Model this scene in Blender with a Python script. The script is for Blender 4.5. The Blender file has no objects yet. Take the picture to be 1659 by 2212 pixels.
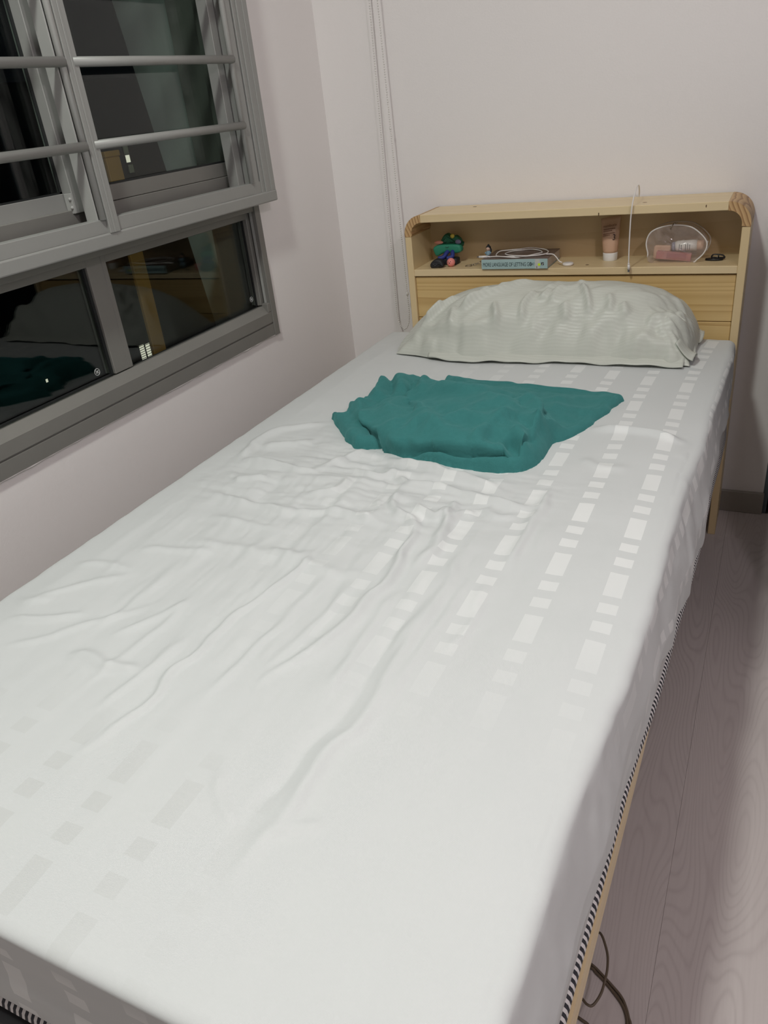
import bpy, bmesh, math, random
import numpy as np
from mathutils import Matrix, Vector

# ------------------------------------------------------------------ camera
S = bpy.context.scene
COL = S.collection
H = 1.21                      # camera height above the floor; helper coordinates are measured from the lens, z up
XW, YW = -1.2736, 2.270       # window wall, headboard wall
FLOOR, CEIL = -1.21, 1.40

cam_d = bpy.data.cameras.new('camera')
cam = bpy.data.objects.new('camera', cam_d)
COL.objects.link(cam)
S.camera = cam
cam_d.sensor_fit = 'HORIZONTAL'
cam_d.sensor_width = 36.0
cam_d.lens = 36.0 * 1650.32 / 1659.0
cam_d.clip_start = 0.02
cam_d.clip_end = 300
cam.matrix_world = Matrix(((0.89898648, -0.12177241, 0.42070749, 0.0),
                           (0.42576498, 0.46822419, -0.77426759, 0.0),
                           (-0.10270099, 0.87517861, 0.47277364, H),
                           (0, 0, 0, 1)))

# ------------------------------------------------------------------ world, lights, exposure
S.view_settings.view_transform = 'Standard'
S.view_settings.look = 'None'
S.view_settings.exposure = 0.0
S.view_settings.gamma = 1.0
S.view_settings.use_curve_mapping = False
W = bpy.data.worlds.new('night_sky')
S.world = W
W.use_nodes = True
W.node_tree.nodes['Background'].inputs[0].default_value = (0.35, 0.45, 0.6, 1)
W.node_tree.nodes['Background'].inputs[1].default_value = 0.004

L1_POS, L1_W, L1_COL, L1_R = (-0.62, 0.30, 1.34), 25.5, (0.96, 1.0, 0.935), 0.10
L2_POS, L2_W, L2_COL, L2_R = (0.60, 0.30, 0.74), 21.0, (1.0, 0.90, 0.955), 0.05

# ------------------------------------------------------------------ mesh helpers
ORG = {}

def obj(name, VF, mat, parent=None, smooth=False, uv=None, loc=None):
    V, F = VF
    V = np.asarray(V, dtype=float).reshape(-1, 3)
    if parent is not None:
        o_ = ORG[parent.name]
    else:
        o_ = np.array(loc if loc is not None else (0, 0, -H), float)
    me = bpy.data.meshes.new(name)
    me.from_pydata((V - o_).tolist(), [], [list(map(int, f)) for f in F])
    me.update()
    if mat is not None:
        for m_ in (mat if isinstance(mat, (list, tuple)) else [mat]):
            me.materials.append(m_)
    if smooth:
        me.polygons.foreach_set('use_smooth', [True] * len(me.polygons))
    if uv is not None:
        lay = me.uv_layers.new(name='UVMap')
        li = np.empty(len(me.loops), dtype=np.int32)
        me.loops.foreach_get('vertex_index', li)
        lay.data.foreach_set('uv', np.asarray(uv, float)[li].ravel())
    o = bpy.data.objects.new(name, me)
    COL.objects.link(o)
    if parent is not None:
        o.parent = parent
    else:
        o.location = (o_[0], o_[1], o_[2] + H)
    ORG[o.name] = o_
    return o

def thing(name, label, cat, loc, group=None):
    o = bpy.data.objects.new(name, None)
    COL.objects.link(o)
    o.empty_display_size = 0.02
    o.location = (loc[0], loc[1], loc[2] + H)
    ORG[o.name] = np.array(loc, float)
    if label: o['label'] = label
    if cat: o['category'] = cat
    if group: o['group'] = group
    return o

def tag(o, label, cat, group=None):
    o['label'] = label; o['category'] = cat
    if group: o['group'] = group
    return o

def struct(o):
    o['kind'] = 'structure'
    return o

def join(*parts):
    V, F, n = [], [], 0
    for v, f in parts:
        v = np.asarray(v, float).reshape(-1, 3)
        V.append(v); F += [[i + n for i in q] for q in f]
        n += len(v)
    return np.concatenate(V), F

def bm_out(bm):
    bm.verts.ensure_lookup_table()
    bm.verts.index_update()
    V = [tuple(v.co) for v in bm.verts]
    F = [[v.index for v in f.verts] for f in bm.faces]
    bm.free()
    return np.array(V), F

def box(x0, x1, y0, y1, z0, z1, bev=0.0, seg=1):
    bm = bmesh.new()
    bmesh.ops.create_cube(bm, size=1.0)
    for v in bm.verts:
        v.co = ((x0 + x1) / 2 + v.co.x * abs(x1 - x0), (y0 + y1) / 2 + v.co.y * abs(y1 - y0), (z0 + z1) / 2 + v.co.z * abs(z1 - z0))
    if bev > 0:
        bmesh.ops.bevel(bm, geom=bm.edges[:], offset=bev, segments=seg, affect='EDGES', profile=0.5)
    return bm_out(bm)

def prism(poly, axis, a, b, bev=0.0, seg=2):
    """poly of 2-D points extruded along axis from a to b: axis y -> (x,z), x -> (y,z), z -> (x,y)"""
    bm = bmesh.new()
    def P(p, t):
        return {'y': (p[0], t, p[1]), 'x': (t, p[0], p[1]), 'z': (p[0], p[1], t)}[axis]
    f = bm.faces.new([bm.verts.new(P(p, a)) for p in poly])
    r = bmesh.ops.extrude_face_region(bm, geom=[f])
    vs = [g for g in r['geom'] if isinstance(g, bmesh.types.BMVert)]
    d = {'y': (0, b - a, 0), 'x': (b - a, 0, 0), 'z': (0, 0, b - a)}[axis]
    bmesh.ops.translate(bm, verts=vs, vec=d)
    bmesh.ops.recalc_face_normals(bm, faces=bm.faces[:])
    if bev > 0:
        es = [e for e in bm.edges if len(e.link_faces) == 2 and e.calc_face_angle(0) > 0.6]
        bmesh.ops.bevel(bm, geom=es, offset=bev, segments=seg, affect='EDGES', profile=0.5)
    return bm_out(bm)

def catmull(pts, n=6, closed=False):
    P = np.asarray(pts, float)
    m = len(P)
    out = []
    for i in range(m if closed else m - 1):
        if closed:
            p0, p1, p2, p3 = P[(i - 1) % m], P[i], P[(i + 1) % m], P[(i + 2) % m]
        else:
            p0, p1, p2, p3 = P[max(i - 1, 0)], P[i], P[i + 1], P[min(i + 2, m - 1)]
        for k in range(n):
            t = k / n
            out.append(0.5 * ((2 * p1) + (-p0 + p2) * t + (2 * p0 - 5 * p1 + 4 * p2 - p3) * t * t + (-p0 + 3 * p1 - 3 * p2 + p3) * t ** 3))
    if not closed:
        out.append(P[-1])
    return np.array(out)

def tube(path, r, n=8, closed=False):
    P = np.asarray(path, float)
    m = len(P)
    rr = np.full(m, r) if np.isscalar(r) else np.asarray(r, float)
    V = []
    ref = None
    for i in range(m):
        if closed:
            t = P[(i + 1) % m] - P[i - 1]
        else:
            t = P[min(i + 1, m - 1)] - P[max(i - 1, 0)]
        t = t / (np.linalg.norm(t) + 1e-12)
        if ref is None:
            ref = np.cross(t, (0, 0, 1.0))
            if np.linalg.norm(ref) < 1e-3: ref = np.cross(t, (0, 1.0, 0))
        ref = ref - t * ref.dot(t)
        ref = ref / (np.linalg.norm(ref) + 1e-12)
        b = np.cross(t, ref)
        for k in range(n):
            a = 2 * math.pi * k / n
            V.append(P[i] + rr[i] * (math.cos(a) * ref + math.sin(a) * b))
    F = []
    for i in range(m if closed else m - 1):
        j = (i + 1) % m
        for k in range(n):
            F.append([i * n + k, i * n + (k + 1) % n, j * n + (k + 1) % n, j * n + k])
    if not closed:
        F.append(list(range(n))[::-1]); F.append([(m - 1) * n + k for k in range(n)])
    return np.array(V), F

def cyl(p0, p1, r, n=16):
    return tube([p0, p1], r, n)

def sphere(c, r, nu=12, nv=8, sc=(1, 1, 1)):
    V = [(c[0], c[1], c[2] - r * sc[2])]
    for j in range(1, nv):
        ph = -math.pi / 2 + math.pi * j / nv
        for i in range(nu):
            th = 2 * math.pi * i / nu
            V.append((c[0] + r * sc[0] * math.cos(ph) * math.cos(th), c[1] + r * sc[1] * math.cos(ph) * math.sin(th), c[2] + r * sc[2] * math.sin(ph)))
    V.append((c[0], c[1], c[2] + r * sc[2]))
    F = []
    for i in range(nu):
        F.append([0, 1 + (i + 1) % nu, 1 + i])
    for j in range(nv - 2):
        for i in range(nu):
            a = 1 + j * nu; b = a + nu
            F.append([a + i, a + (i + 1) % nu, b + (i + 1) % nu, b + i])
    last = 1 + (nv - 1) * nu
    a = 1 + (nv - 2) * nu
    for i in range(nu):
        F.append([a + i, a + (i + 1) % nu, last])
    return np.array(V), F

def lathe(prof, c, n=20, axis='z'):
    V, F = [], []
    for r, z in prof:
        for k in range(n):
            a = 2 * math.pi * k / n
            if axis == 'z': V.append((c[0] + r * math.cos(a), c[1] + r * math.sin(a), c[2] + z))
            else: V.append((c[0] + r * math.cos(a), c[1] + z, c[2] + r * math.sin(a)))
    for i in range(len(prof) - 1):
        for k in range(n):
            F.append([i * n + k, i * n + (k + 1) % n, (i + 1) * n + (k + 1) % n, (i + 1) * n + k])
    F.append(list(range(n))[::-1]); F.append([(len(prof) - 1) * n + k for k in range(n)])
    return np.array(V), F

def gridF(nu, nv):
    F = []
    for i in range(nu - 1):
        for j in range(nv - 1):
            a = i * nv + j
            F.append([a, a + nv, a + nv + 1, a + 1])
    return F

def text(name, body, size, mat, parent, origin, xdir, ydir, sx=1.0, extr=0.0002):
    cu = bpy.data.curves.new(name, 'FONT')
    cu.body = body; cu.size = size; cu.extrude = extr; cu.resolution_u = 3
    t = bpy.data.objects.new(name + '_tmp', cu)
    me = bpy.data.meshes.new_from_object(t)
    bpy.data.objects.remove(t)
    n = len(me.vertices)
    co = np.empty(n * 3); me.vertices.foreach_get('co', co); co = co.reshape(-1, 3)
    xd, yd = np.array(xdir, float), np.array(ydir, float)
    zd = np.cross(xd, yd)
    V = np.array(origin, float) + co[:, :1] * sx * xd + co[:, 1:2] * yd + co[:, 2:3] * zd
    F = [list(p.vertices) for p in me.polygons]
    bpy.data.meshes.remove(me)
    return obj(name, (V, F), mat, parent)

_rng = np.random.RandomState(7)
_LAT = _rng.rand(256, 256)
def vnoise(x, y):
    x = np.asarray(x, float); y = np.asarray(y, float)
    xi = np.floor(x).astype(int); yi = np.floor(y).astype(int)
    fx = x - xi; fy = y - yi
    fx = fx * fx * fx * (fx * (fx * 6 - 15) + 10); fy = fy * fy * fy * (fy * (fy * 6 - 15) + 10)
    a = _LAT[xi % 256, yi % 256]; b = _LAT[(xi + 1) % 256, yi % 256]
    c = _LAT[xi % 256, (yi + 1) % 256]; d = _LAT[(xi + 1) % 256, (yi + 1) % 256]
    return (a + (b - a) * fx + (c - a) * fy + (a - b - c + d) * fx * fy) * 2 - 1
def fbm(x, y, o=3):
    s, a = 0, 1.0
    for k in range(o):
        s = s + a * vnoise(x * 2 ** k + 17.3 * k, y * 2 ** k + 5.1 * k); a *= 0.5
    return s

def seg_dist(x, y, pts):
    """distance to a polyline and the normalised place along it"""
    P = np.asarray(pts, float)
    L = np.concatenate([[0], np.cumsum(np.linalg.norm(np.diff(P, axis=0), axis=1))])
    best = np.full(np.shape(x), 1e9); tt = np.zeros(np.shape(x))
    for i in range(len(P) - 1):
        d = P[i + 1] - P[i]; l2 = d.dot(d) + 1e-12
        t = np.clip(((x - P[i, 0]) * d[0] + (y - P[i, 1]) * d[1]) / l2, 0, 1)
        q = np.hypot(x - P[i, 0] - t * d[0], y - P[i, 1] - t * d[1])
        m = q < best
        best = np.where(m, q, best)
        tt = np.where(m, (L[i] + t * (L[i + 1] - L[i])) / L[-1], tt)
    return best, tt

def ridges(x, y, lst):
    z = np.zeros(np.shape(x))
    for pts, h, w in lst:
        P = np.asarray(pts, float)
        P = catmull(P, 4)
        m = (x > P[:, 0].min() - 4 * w) & (x < P[:, 0].max() + 4 * w) & (y > P[:, 1].min() - 4 * w) & (y < P[:, 1].max() + 4 * w)
        if not m.any(): continue
        d, t = seg_dist(x[m], y[m], P)
        taper = np.clip(np.minimum(t, 1 - t) * 5 + 0.12, 0, 1)
        z[m] += h * taper * np.exp(-(d / w) ** 2)
    return z

def poly_sd(x, y, poly):
    """signed distance, positive inside"""
    P = np.asarray(poly, float)
    d, _ = seg_dist(x, y, np.vstack([P, P[:1]]))
    ins = np.zeros(np.shape(x), bool)
    n = len(P)
    for i in range(n):
        a, b = P[i], P[(i + 1) % n]
        c = (a[1] > y) != (b[1] > y)
        xi = (b[0] - a[0]) * (y - a[1]) / (b[1] - a[1] + 1e-15) + a[0]
        ins ^= c & (x < xi)
    return np.where(ins, d, -d)

# ------------------------------------------------------------------ materials
class NT:
    def __init__(s, name):
        s.m = bpy.data.materials.new(name); s.m.use_nodes = True
        s.t = s.m.node_tree; s.t.nodes.clear()
        s.out = s.n('ShaderNodeOutputMaterial')
    def n(s, kind, **kw):
        nd = s.t.nodes.new(kind)
        for k, v in kw.items(): setattr(nd, k, v)
        return nd
    def l(s, a, b): s.t.links.new(a, b)
    def val(s, sock, v):
        if isinstance(v, bpy.types.NodeSocket): s.l(v, sock)
        elif isinstance(v, (tuple, list)) and len(v) == 3 and sock.type == 'RGBA': sock.default_value = (*v, 1)
        else: sock.default_value = v
    def math(s, op, a, b=None, c=None):
        nd = s.n('ShaderNodeMath', operation=op)
        s.val(nd.inputs[0], a)
        if b is not None: s.val(nd.inputs[1], b)
        if c is not None: s.val(nd.inputs[2], c)
        return nd.outputs[0]
    def mix(s, f, a, b):
        nd = s.n('ShaderNodeMix', data_type='RGBA')
        s.val(nd.inputs[0], f); s.val(nd.inputs[6], a); s.val(nd.inputs[7], b)
        return nd.outputs[2]
    def noise(s, vec, scale, detail=3, rough=0.55, dist=0.0):
        nd = s.n('ShaderNodeTexNoise')
        if vec is not None: s.l(vec, nd.inputs['Vector'])
        nd.inputs['Scale'].default_value = scale; nd.inputs['Detail'].default_value = detail
        nd.inputs['Roughness'].default_value = rough; nd.inputs['Distortion'].default_value = dist
        return nd.outputs['Fac']
    def mapv(s, vec, scale=(1, 1, 1), loc=(0, 0, 0), rot=(0, 0, 0)):
        nd = s.n('ShaderNodeMapping')
        s.l(vec, nd.inputs[0])
        nd.inputs['Location'].default_value = loc; nd.inputs['Rotation'].default_value = rot; nd.inputs['Scale'].default_value = scale
        return nd.outputs[0]
    def ramp(s, f, stops):
        nd = s.n('ShaderNodeValToRGB')
        s.l(f, nd.inputs[0])
        e = nd.color_ramp.elements
        while len(e) < len(stops): e.new(0.5)
        for i, (p, c) in enumerate(stops):
            e[i].position = p; e[i].color = (*c, 1) if len(c) == 3 else c
        return nd.outputs[0]
    def bsdf(s, col, rough=0.5, metal=0.0, bump=None, bstr=0.2, bdist=0.001, **kw):
        b = s.n('ShaderNodeBsdfPrincipled')
        s.val(b.inputs['Base Color'], col); s.val(b.inputs['Roughness'], rough); s.val(b.inputs['Metallic'], metal)
        for k, v in kw.items(): s.val(b.inputs[k.replace('_', ' ')], v)
        if bump is not None:
            bn = s.n('ShaderNodeBump')
            bn.inputs['Strength'].default_value = bstr; bn.inputs['Distance'].default_value = bdist
            s.l(bump, bn.inputs['Height']); s.l(bn.outputs[0], b.inputs['Normal'])
        s.l(b.outputs[0], s.out.inputs[0])
        return b
    def coord(s, k='Object'):
        return s.n('ShaderNodeTexCoord').outputs[k]

def plain(name, col, rough=0.5, metal=0.0, vary=0.06, scale=40, **kw):
    t = NT(name)
    f = t.noise(t.coord(), scale, 3)
    lo = tuple(max(c * (1 - vary), 0) for c in col); hi = tuple(min(c * (1 + vary), 1) for c in col)
    t.bsdf(t.mix(f, lo, hi), rough, metal, **kw)
    return t.m

def wall_mat(name, col):
    t = NT(name)
    c = t.coord()
    f = t.noise(c, 1.7, 3)
    g = t.noise(c, 240, 2)
    h = t.math('ADD', g, t.math('MULTIPLY', t.noise(c, 70, 2), 0.6))
    t.bsdf(t.mix(f, tuple(x * 0.975 for x in col), tuple(x * 1.02 for x in col)), 0.62, bump=h, bstr=0.22, bdist=0.0012)
    return t.m

def pine(name, axis, pale, dark, bands=26.0, knots=False, contrast=1.0, cloc=(0, 0, 0), st=0.55, cr=7):
    """softwood with the grain along the named axis"""
    t = NT(name)
    c = t.mapv(t.coord(), loc=cloc)
    sc = {'x': (st, cr, cr), 'y': (cr, st, cr), 'z': (cr, cr, st)}[axis]
    v = t.mapv(c, scale=sc)
    n1 = t.noise(v, 0.9, 2, 0.45)
    ring = t.math('FRACT', t.math('MULTIPLY', n1, bands))
    late = t.math('POWER', ring, 2.6)
    fine = t.noise(t.mapv(c, scale=tuple(q * 14 for q in sc)), 1.6, 3)
    f = t.math('ADD', t.math('MULTIPLY', late, 0.72 * contrast), t.math('MULTIPLY', fine, 0.22))
    col = t.mix(f, pale, dark)
    big = t.noise(c, 3.1, 2)
    col = t.mix(t.math('MULTIPLY', big, 0.35), col, tuple(q * 1.08 for q in pale))
    t.bsdf(col, 0.42, bump=fine, bstr=0.05, bdist=0.0005, Coat_Weight=0.15, Coat_Roughness=0.3)
    return t.m

M = {}
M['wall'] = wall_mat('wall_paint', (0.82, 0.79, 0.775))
M['wall_dark'] = wall_mat('dark_end_wall_paint', (0.27, 0.25, 0.24))  # dark colour on the unseen wall cuts bounce light on the bed foot
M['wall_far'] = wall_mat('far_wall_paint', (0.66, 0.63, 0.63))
M['ceil'] = wall_mat('ceiling_paint', (0.78, 0.76, 0.74))
M['ext'] = wall_mat('exterior_paint', (0.40, 0.43, 0.415))
M['base'] = plain('skirting_vinyl', (0.30, 0.275, 0.245), 0.5)
M['pine_x'] = pine('pine_along_width', 'x', (0.73, 0.585, 0.355), (0.58, 0.43, 0.225), 9, contrast=0.55)
M['pine_z'] = pine('pine_upright', 'z', (0.71, 0.56, 0.325), (0.58, 0.42, 0.205), 7, contrast=0.45)
M['pine_y'] = pine('pine_lengthwise', 'y', (0.73, 0.585, 0.355), (0.58, 0.43, 0.225), 9, contrast=0.55)
M['pine_plank'] = pine('pine_plank_strong_grain', 'x', (0.69, 0.50, 0.225), (0.43, 0.25, 0.08), 13, contrast=1.1, st=0.22, cr=11)
M['ply'] = pine('plywood_back', 'x', (0.58, 0.44, 0.25), (0.50, 0.365, 0.195), 6, contrast=0.6)

t = NT('end_grain')
c = t.coord()
n1 = t.noise(c, 8, 2)
u = t.n('ShaderNodeSeparateXYZ'); t.l(c, u.inputs[0])
s_ = t.math('ADD', t.math('MULTIPLY', u.outputs[0], 95.0), t.math('ADD', t.math('MULTIPLY', u.outputs[2], 42.0), t.math('MULTIPLY', n1, 3.0)))
fr = t.math('FRACT', s_)
t.bsdf(t.ramp(fr, [(0.0, (0.60, 0.40, 0.20)), (0.55, (0.50, 0.31, 0.14)), (0.82, (0.29, 0.15, 0.062)), (1.0, (0.52, 0.33, 0.15))]), 0.5)
M['endgrain'] = t.m

# laminate floor: contour lines of stretched noise read as cathedral grain
t = NT('grey_oak_laminate')
c = t.coord()
oi = t.n('ShaderNodeObjectInfo')
off = t.n('ShaderNodeCombineXYZ'); t.l(t.math('MULTIPLY', oi.outputs['Random'], 37.0), off.inputs[0]); t.l(t.math('MULTIPLY', oi.outputs['Random'], 61.0), off.inputs[1])
add = t.n('ShaderNodeVectorMath', operation='ADD'); t.l(c, add.inputs[0]); t.l(off.outputs[0], add.inputs[1])
v = t.mapv(add.outputs[0], scale=(8.5, 1.35, 1))
n1 = t.noise(v, 1.0, 1.2, 0.4, 0.25)
ln = t.math('FRACT', t.math('MULTIPLY', n1, 46.0))
line = t.math('SUBTRACT', 1.0, t.math('SMOOTH_MIN', t.math('MULTIPLY', t.math('ABSOLUTE', t.math('SUBTRACT', ln, 0.5)), 4.0), 1.0, 0.2))
patch = t.noise(t.mapv(add.outputs[0], scale=(5, 1.1, 1)), 1.1, 2)
line = t.math('MULTIPLY', line, t.math('MULTIPLY', patch, 1.1))
fine = t.noise(t.mapv(add.outputs[0], scale=(190, 7, 1)), 1.0, 3)
f = t.math('ADD', t.math('MULTIPLY', line, 0.62), t.math('MULTIPLY', fine, 0.42))
col = t.mix(f, (0.60, 0.545, 0.53), (0.40, 0.345, 0.34))
col = t.mix(t.math('MULTIPLY', patch, 0.25), col, (0.43, 0.40, 0.39))
t.bsdf(col, 0.48, bump=f, bstr=0.06, bdist=0.0006)
M['lam'] = t.m

def alu(name, col, rough=0.42, metal=0.35):
    t = NT(name)
    c = t.coord()
    f = t.noise(c, 55, 4, 0.6)
    dirt = t.noise(c, 6, 3)
    cc = t.mix(t.math('MULTIPLY', f, 0.35), col, tuple(q * 0.86 for q in col))
    cc = t.mix(t.math('MULTIPLY', dirt, 0.2), cc, (0.36, 0.34, 0.30))
    t.bsdf(cc, rough, metal, bump=f, bstr=0.05, bdist=0.0004)
    return t.m
M['alu'] = alu('grey_powder_coated_aluminium', (0.285, 0.29, 0.278), 0.45, 0.12)
M['alu_d'] = alu('dusty_grey_aluminium', (0.185, 0.182, 0.168), 0.5, 0.12)
M['alu_l'] = alu('light_grey_grille_tube', (0.40, 0.405, 0.39), 0.38, 0.12)
M['rubber'] = plain('black_rubber', (0.012, 0.014, 0.014), 0.55)

def thin_glass(name, tint, rough=0.0, ior=1.36, haze=0.0):
    t = NT(name)
    tr = t.n('ShaderNodeBsdfTransparent'); tr.inputs[0].default_value = (*tint, 1)
    gl = t.n('ShaderNodeBsdfGlossy'); gl.inputs['Roughness'].default_value = rough; gl.inputs[0].default_value = (1, 1, 1, 1)
    fr = t.n('ShaderNodeFresnel'); ge = t.n('ShaderNodeNewGeometry')
    t.l(t.math('ADD', ior, t.math('MULTIPLY', ge.outputs['Backfacing'], 1.0 / ior - ior)), fr.inputs[0])
    mx = t.n('ShaderNodeMixShader')
    t.l(fr.outputs[0], mx.inputs[0]); t.l(tr.outputs[0], mx.inputs[1]); t.l(gl.outputs[0], mx.inputs[2])
    last = mx
    if haze:
        df = t.n('ShaderNodeBsdfDiffuse'); df.inputs[0].default_value = (0.76, 0.65, 0.60, 1)
        m2 = t.n('ShaderNodeMixShader')
        nz = t.noise(t.coord(), 60, 3)
        t.l(t.math('MULTIPLY', nz, haze * 2), m2.inputs[0]); t.l(mx.outputs[0], m2.inputs[1]); t.l(df.outputs[0], m2.inputs[2])
        last = m2
    t.l(last.outputs[0], t.out.inputs[0])
    return t.m
M['glass'] = thin_glass('window_glass', (0.84, 0.89, 0.865))
M['vinyl'] = thin_glass('clear_vinyl', (0.97, 0.955, 0.94), 0.12, 1.45, 0.16)
M['mark'] = plain('etched_mark', (0.55, 0.57, 0.56), 0.6)

# fitted sheet: satin blocks woven into a matt ground, their sheen painted in by position
t = NT('jacquard_sheet')
uv = t.n('ShaderNodeUVMap'); uv.uv_map = 'UVMap'
sp = t.n('ShaderNodeSeparateXYZ'); t.l(uv.outputs[0], sp.inputs[0])
su, tv = sp.outputs[0], sp.outputs[1]
bend = t.math('MULTIPLY', t.math('POWER', t.math('MAXIMUM', t.math('SUBTRACT', tv, 1.55), 0.0), 2.0), 0.11)
cq = t.math('DIVIDE', t.math('ADD', t.math('SUBTRACT', su, bend), 0.157 + 0.0865 * 40), 0.0865)
ci = t.math('FLOOR', cq); cf = t.math('FRACT', cq)
wn = t.n('ShaderNodeTexWhiteNoise', noise_dimensions='1D'); t.l(ci, wn.inputs['W'])
incol = t.math('MULTIPLY', t.math('LESS_THAN', cf, 0.30), t.math('GREATER_THAN', cf, 0.005))
pq = t.math('FRACT', t.math('ADD', t.math('DIVIDE', tv, 0.160), t.math('ADD', t.math('MULTIPLY', ci, 0.18), 0.345)))
def band(a, b): return t.math('MULTIPLY', t.math('GREATER_THAN', pq, a), t.math('LESS_THAN', pq, b))
seg_ = t.math('ADD', band(0.03, 0.40), t.math('ADD', band(0.52, 0.66), band(0.78, 0.92)))
mask = t.math('MULTIPLY', incol, seg_)
wx = t.n('ShaderNodeTexWave', wave_type='BANDS', bands_direction='X'); t.l(uv.outputs[0], wx.inputs[0]); wx.inputs['Scale'].default_value = 330; wx.inputs['Distortion'].default_value = 2
wy = t.n('ShaderNodeTexWave', wave_type='BANDS', bands_direction='Y'); t.l(uv.outputs[0], wy.inputs[0]); wy.inputs['Scale'].default_value = 330; wy.inputs['Distortion'].default_value = 2
cl = t.noise(t.mapv(uv.outputs[0], scale=(1, 1, 1)), 9, 4)
weave = t.math('ADD', wx.outputs['Fac'], wy.outputs['Fac'])
fw = t.noise(t.mapv(uv.outputs[0], scale=(60, 14, 1)), 1.0, 4, 0.6)
hgt = t.math('ADD', t.math('MULTIPLY', weave, 0.25), t.math('MULTIPLY', fw, 1.2))
ground = t.mix(cl, (0.575, 0.597, 0.593), (0.605, 0.622, 0.618))
def sstep(v, a, b):
    nd = t.n('ShaderNodeMapRange', interpolation_type='SMOOTHSTEP'); t.l(v, nd.inputs[0])
    nd.inputs[1].default_value = a; nd.inputs[2].default_value = b
    return nd.outputs[0]
sheen_far = t.math('MULTIPLY', sstep(tv, 0.50, 1.05), sstep(su, -0.85, -0.25))
sheen_dim = t.math('MULTIPLY', t.math('SUBTRACT', 1.0, sstep(su, -0.55, -0.33)), t.math('SUBTRACT', 1.0, sstep(tv, 0.36, 0.52)))
sheen_foot = t.math('SUBTRACT', 1.0, sstep(tv, 0.15, 0.20))
satin = t.mix(t.math('MAXIMUM', sheen_far, sheen_foot), t.mix(sheen_dim, ground, (0.548, 0.565, 0.556)), (0.76, 0.775, 0.765))  # satin sheen as colour: lighter far, right and on the foot, darker near left
show_noise = t.noise(t.mapv(uv.outputs[0], scale=(1, 1, 1)), 5, 2)
show = t.math('MULTIPLY', mask, t.math('ADD', t.math('MULTIPLY', show_noise, 0.6), 0.5))
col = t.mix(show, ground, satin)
rgh = t.math('SUBTRACT', 0.75, t.math('MULTIPLY', mask, 0.05))
b = t.bsdf(col, rgh, bump=hgt, bstr=0.16, bdist=0.0012)
t.val(b.inputs['Sheen Weight'], t.math('ADD', 0.05, t.math('MULTIPLY', mask, 0.2)))
b.inputs['Sheen Roughness'].default_value = 0.22
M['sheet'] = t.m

# striped ticking of the mattress: UV.x runs round the edge
t = NT('black_white_ticking')
uv = t.n('ShaderNodeUVMap'); uv.uv_map = 'UVMap'
sp = t.n('ShaderNodeSeparateXYZ'); t.l(uv.outputs[0], sp.inputs[0])
wob = t.math('MULTIPLY', t.noise(t.mapv(uv.outputs[0], scale=(40, 40, 1)), 1.0, 2), 0.25)
fr = t.math('FRACT', t.math('ADD', t.math('DIVIDE', sp.outputs[0], 0.0086), wob))
st = t.math('LESS_THAN', fr, 0.52)
thr = t.noise(t.mapv(uv.outputs[0], scale=(900, 260, 1)), 1.0, 2)
blk = t.mix(thr, (0.008, 0.008, 0.012), (0.05, 0.05, 0.06))
t.bsdf(t.mix(st, (0.70, 0.68, 0.67), blk), 0.8, bump=t.math('ABSOLUTE', t.math('SUBTRACT', fr, 0.5)), bstr=0.4, bdist=0.001)
M['tick'] = t.m
M['blackcloth'] = plain('black_cloth', (0.012, 0.012, 0.014), 0.8)

# pillow: tone on tone satin stripe
t = NT('satin_stripe_cotton')
uv = t.n('ShaderNodeUVMap'); uv.uv_map = 'UVMap'
sp = t.n('ShaderNodeSeparateXYZ'); t.l(uv.outputs[0], sp.inputs[0])
st = t.math('LESS_THAN', t.math('FRACT', t.math('DIVIDE', sp.outputs[1], 0.0085)), 0.5)
cl = t.noise(t.mapv(uv.outputs[0], scale=(1, 1, 1)), 30, 4, 0.6)
cc = t.mix(st, (0.535, 0.552, 0.495), (0.55, 0.567, 0.51))
b = t.bsdf(cc, t.math('SUBTRACT', 0.7, t.math('MULTIPLY', st, 0.25)), bump=cl, bstr=0.25, bdist=0.003)
t.val(b.inputs['Sheen Weight'], t.math('MULTIPLY', st, 0.25)); b.inputs['Sheen Roughness'].default_value = 0.4
M['pillow'] = t.m

t = NT('teal_fleece')
c = t.coord()
f1 = t.noise(c, 420, 3, 0.7); f2 = t.noise(c, 120, 3, 0.6); f3 = t.noise(c, 9, 3)
hh = t.math('ADD', f1, t.math('MULTIPLY', f2, 0.8))
cc = t.mix(f2, (0.036, 0.160, 0.157), (0.052, 0.208, 0.203))
cc = t.mix(t.math('MULTIPLY', f3, 0.3), cc, (0.046, 0.182, 0.178))
b = t.bsdf(cc, 0.95, bump=hh, bstr=0.45, bdist=0.0016)
b.inputs['Sheen Weight'].default_value = 0.28; b.inputs['Sheen Roughness'].default_value = 0.5
b.inputs['Sheen Tint'].default_value = (0.35, 0.85, 0.85, 1); b.inputs['Specular IOR Level'].default_value = 0.1
M['fleece'] = t.m

def glow(name, col, strength):
    t = NT(name)
    e = t.n('ShaderNodeEmission'); e.inputs[0].default_value = (*col, 1); e.inputs[1].default_value = strength
    t.l(e.outputs[0], t.out.inputs[0])
    return t.m

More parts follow.
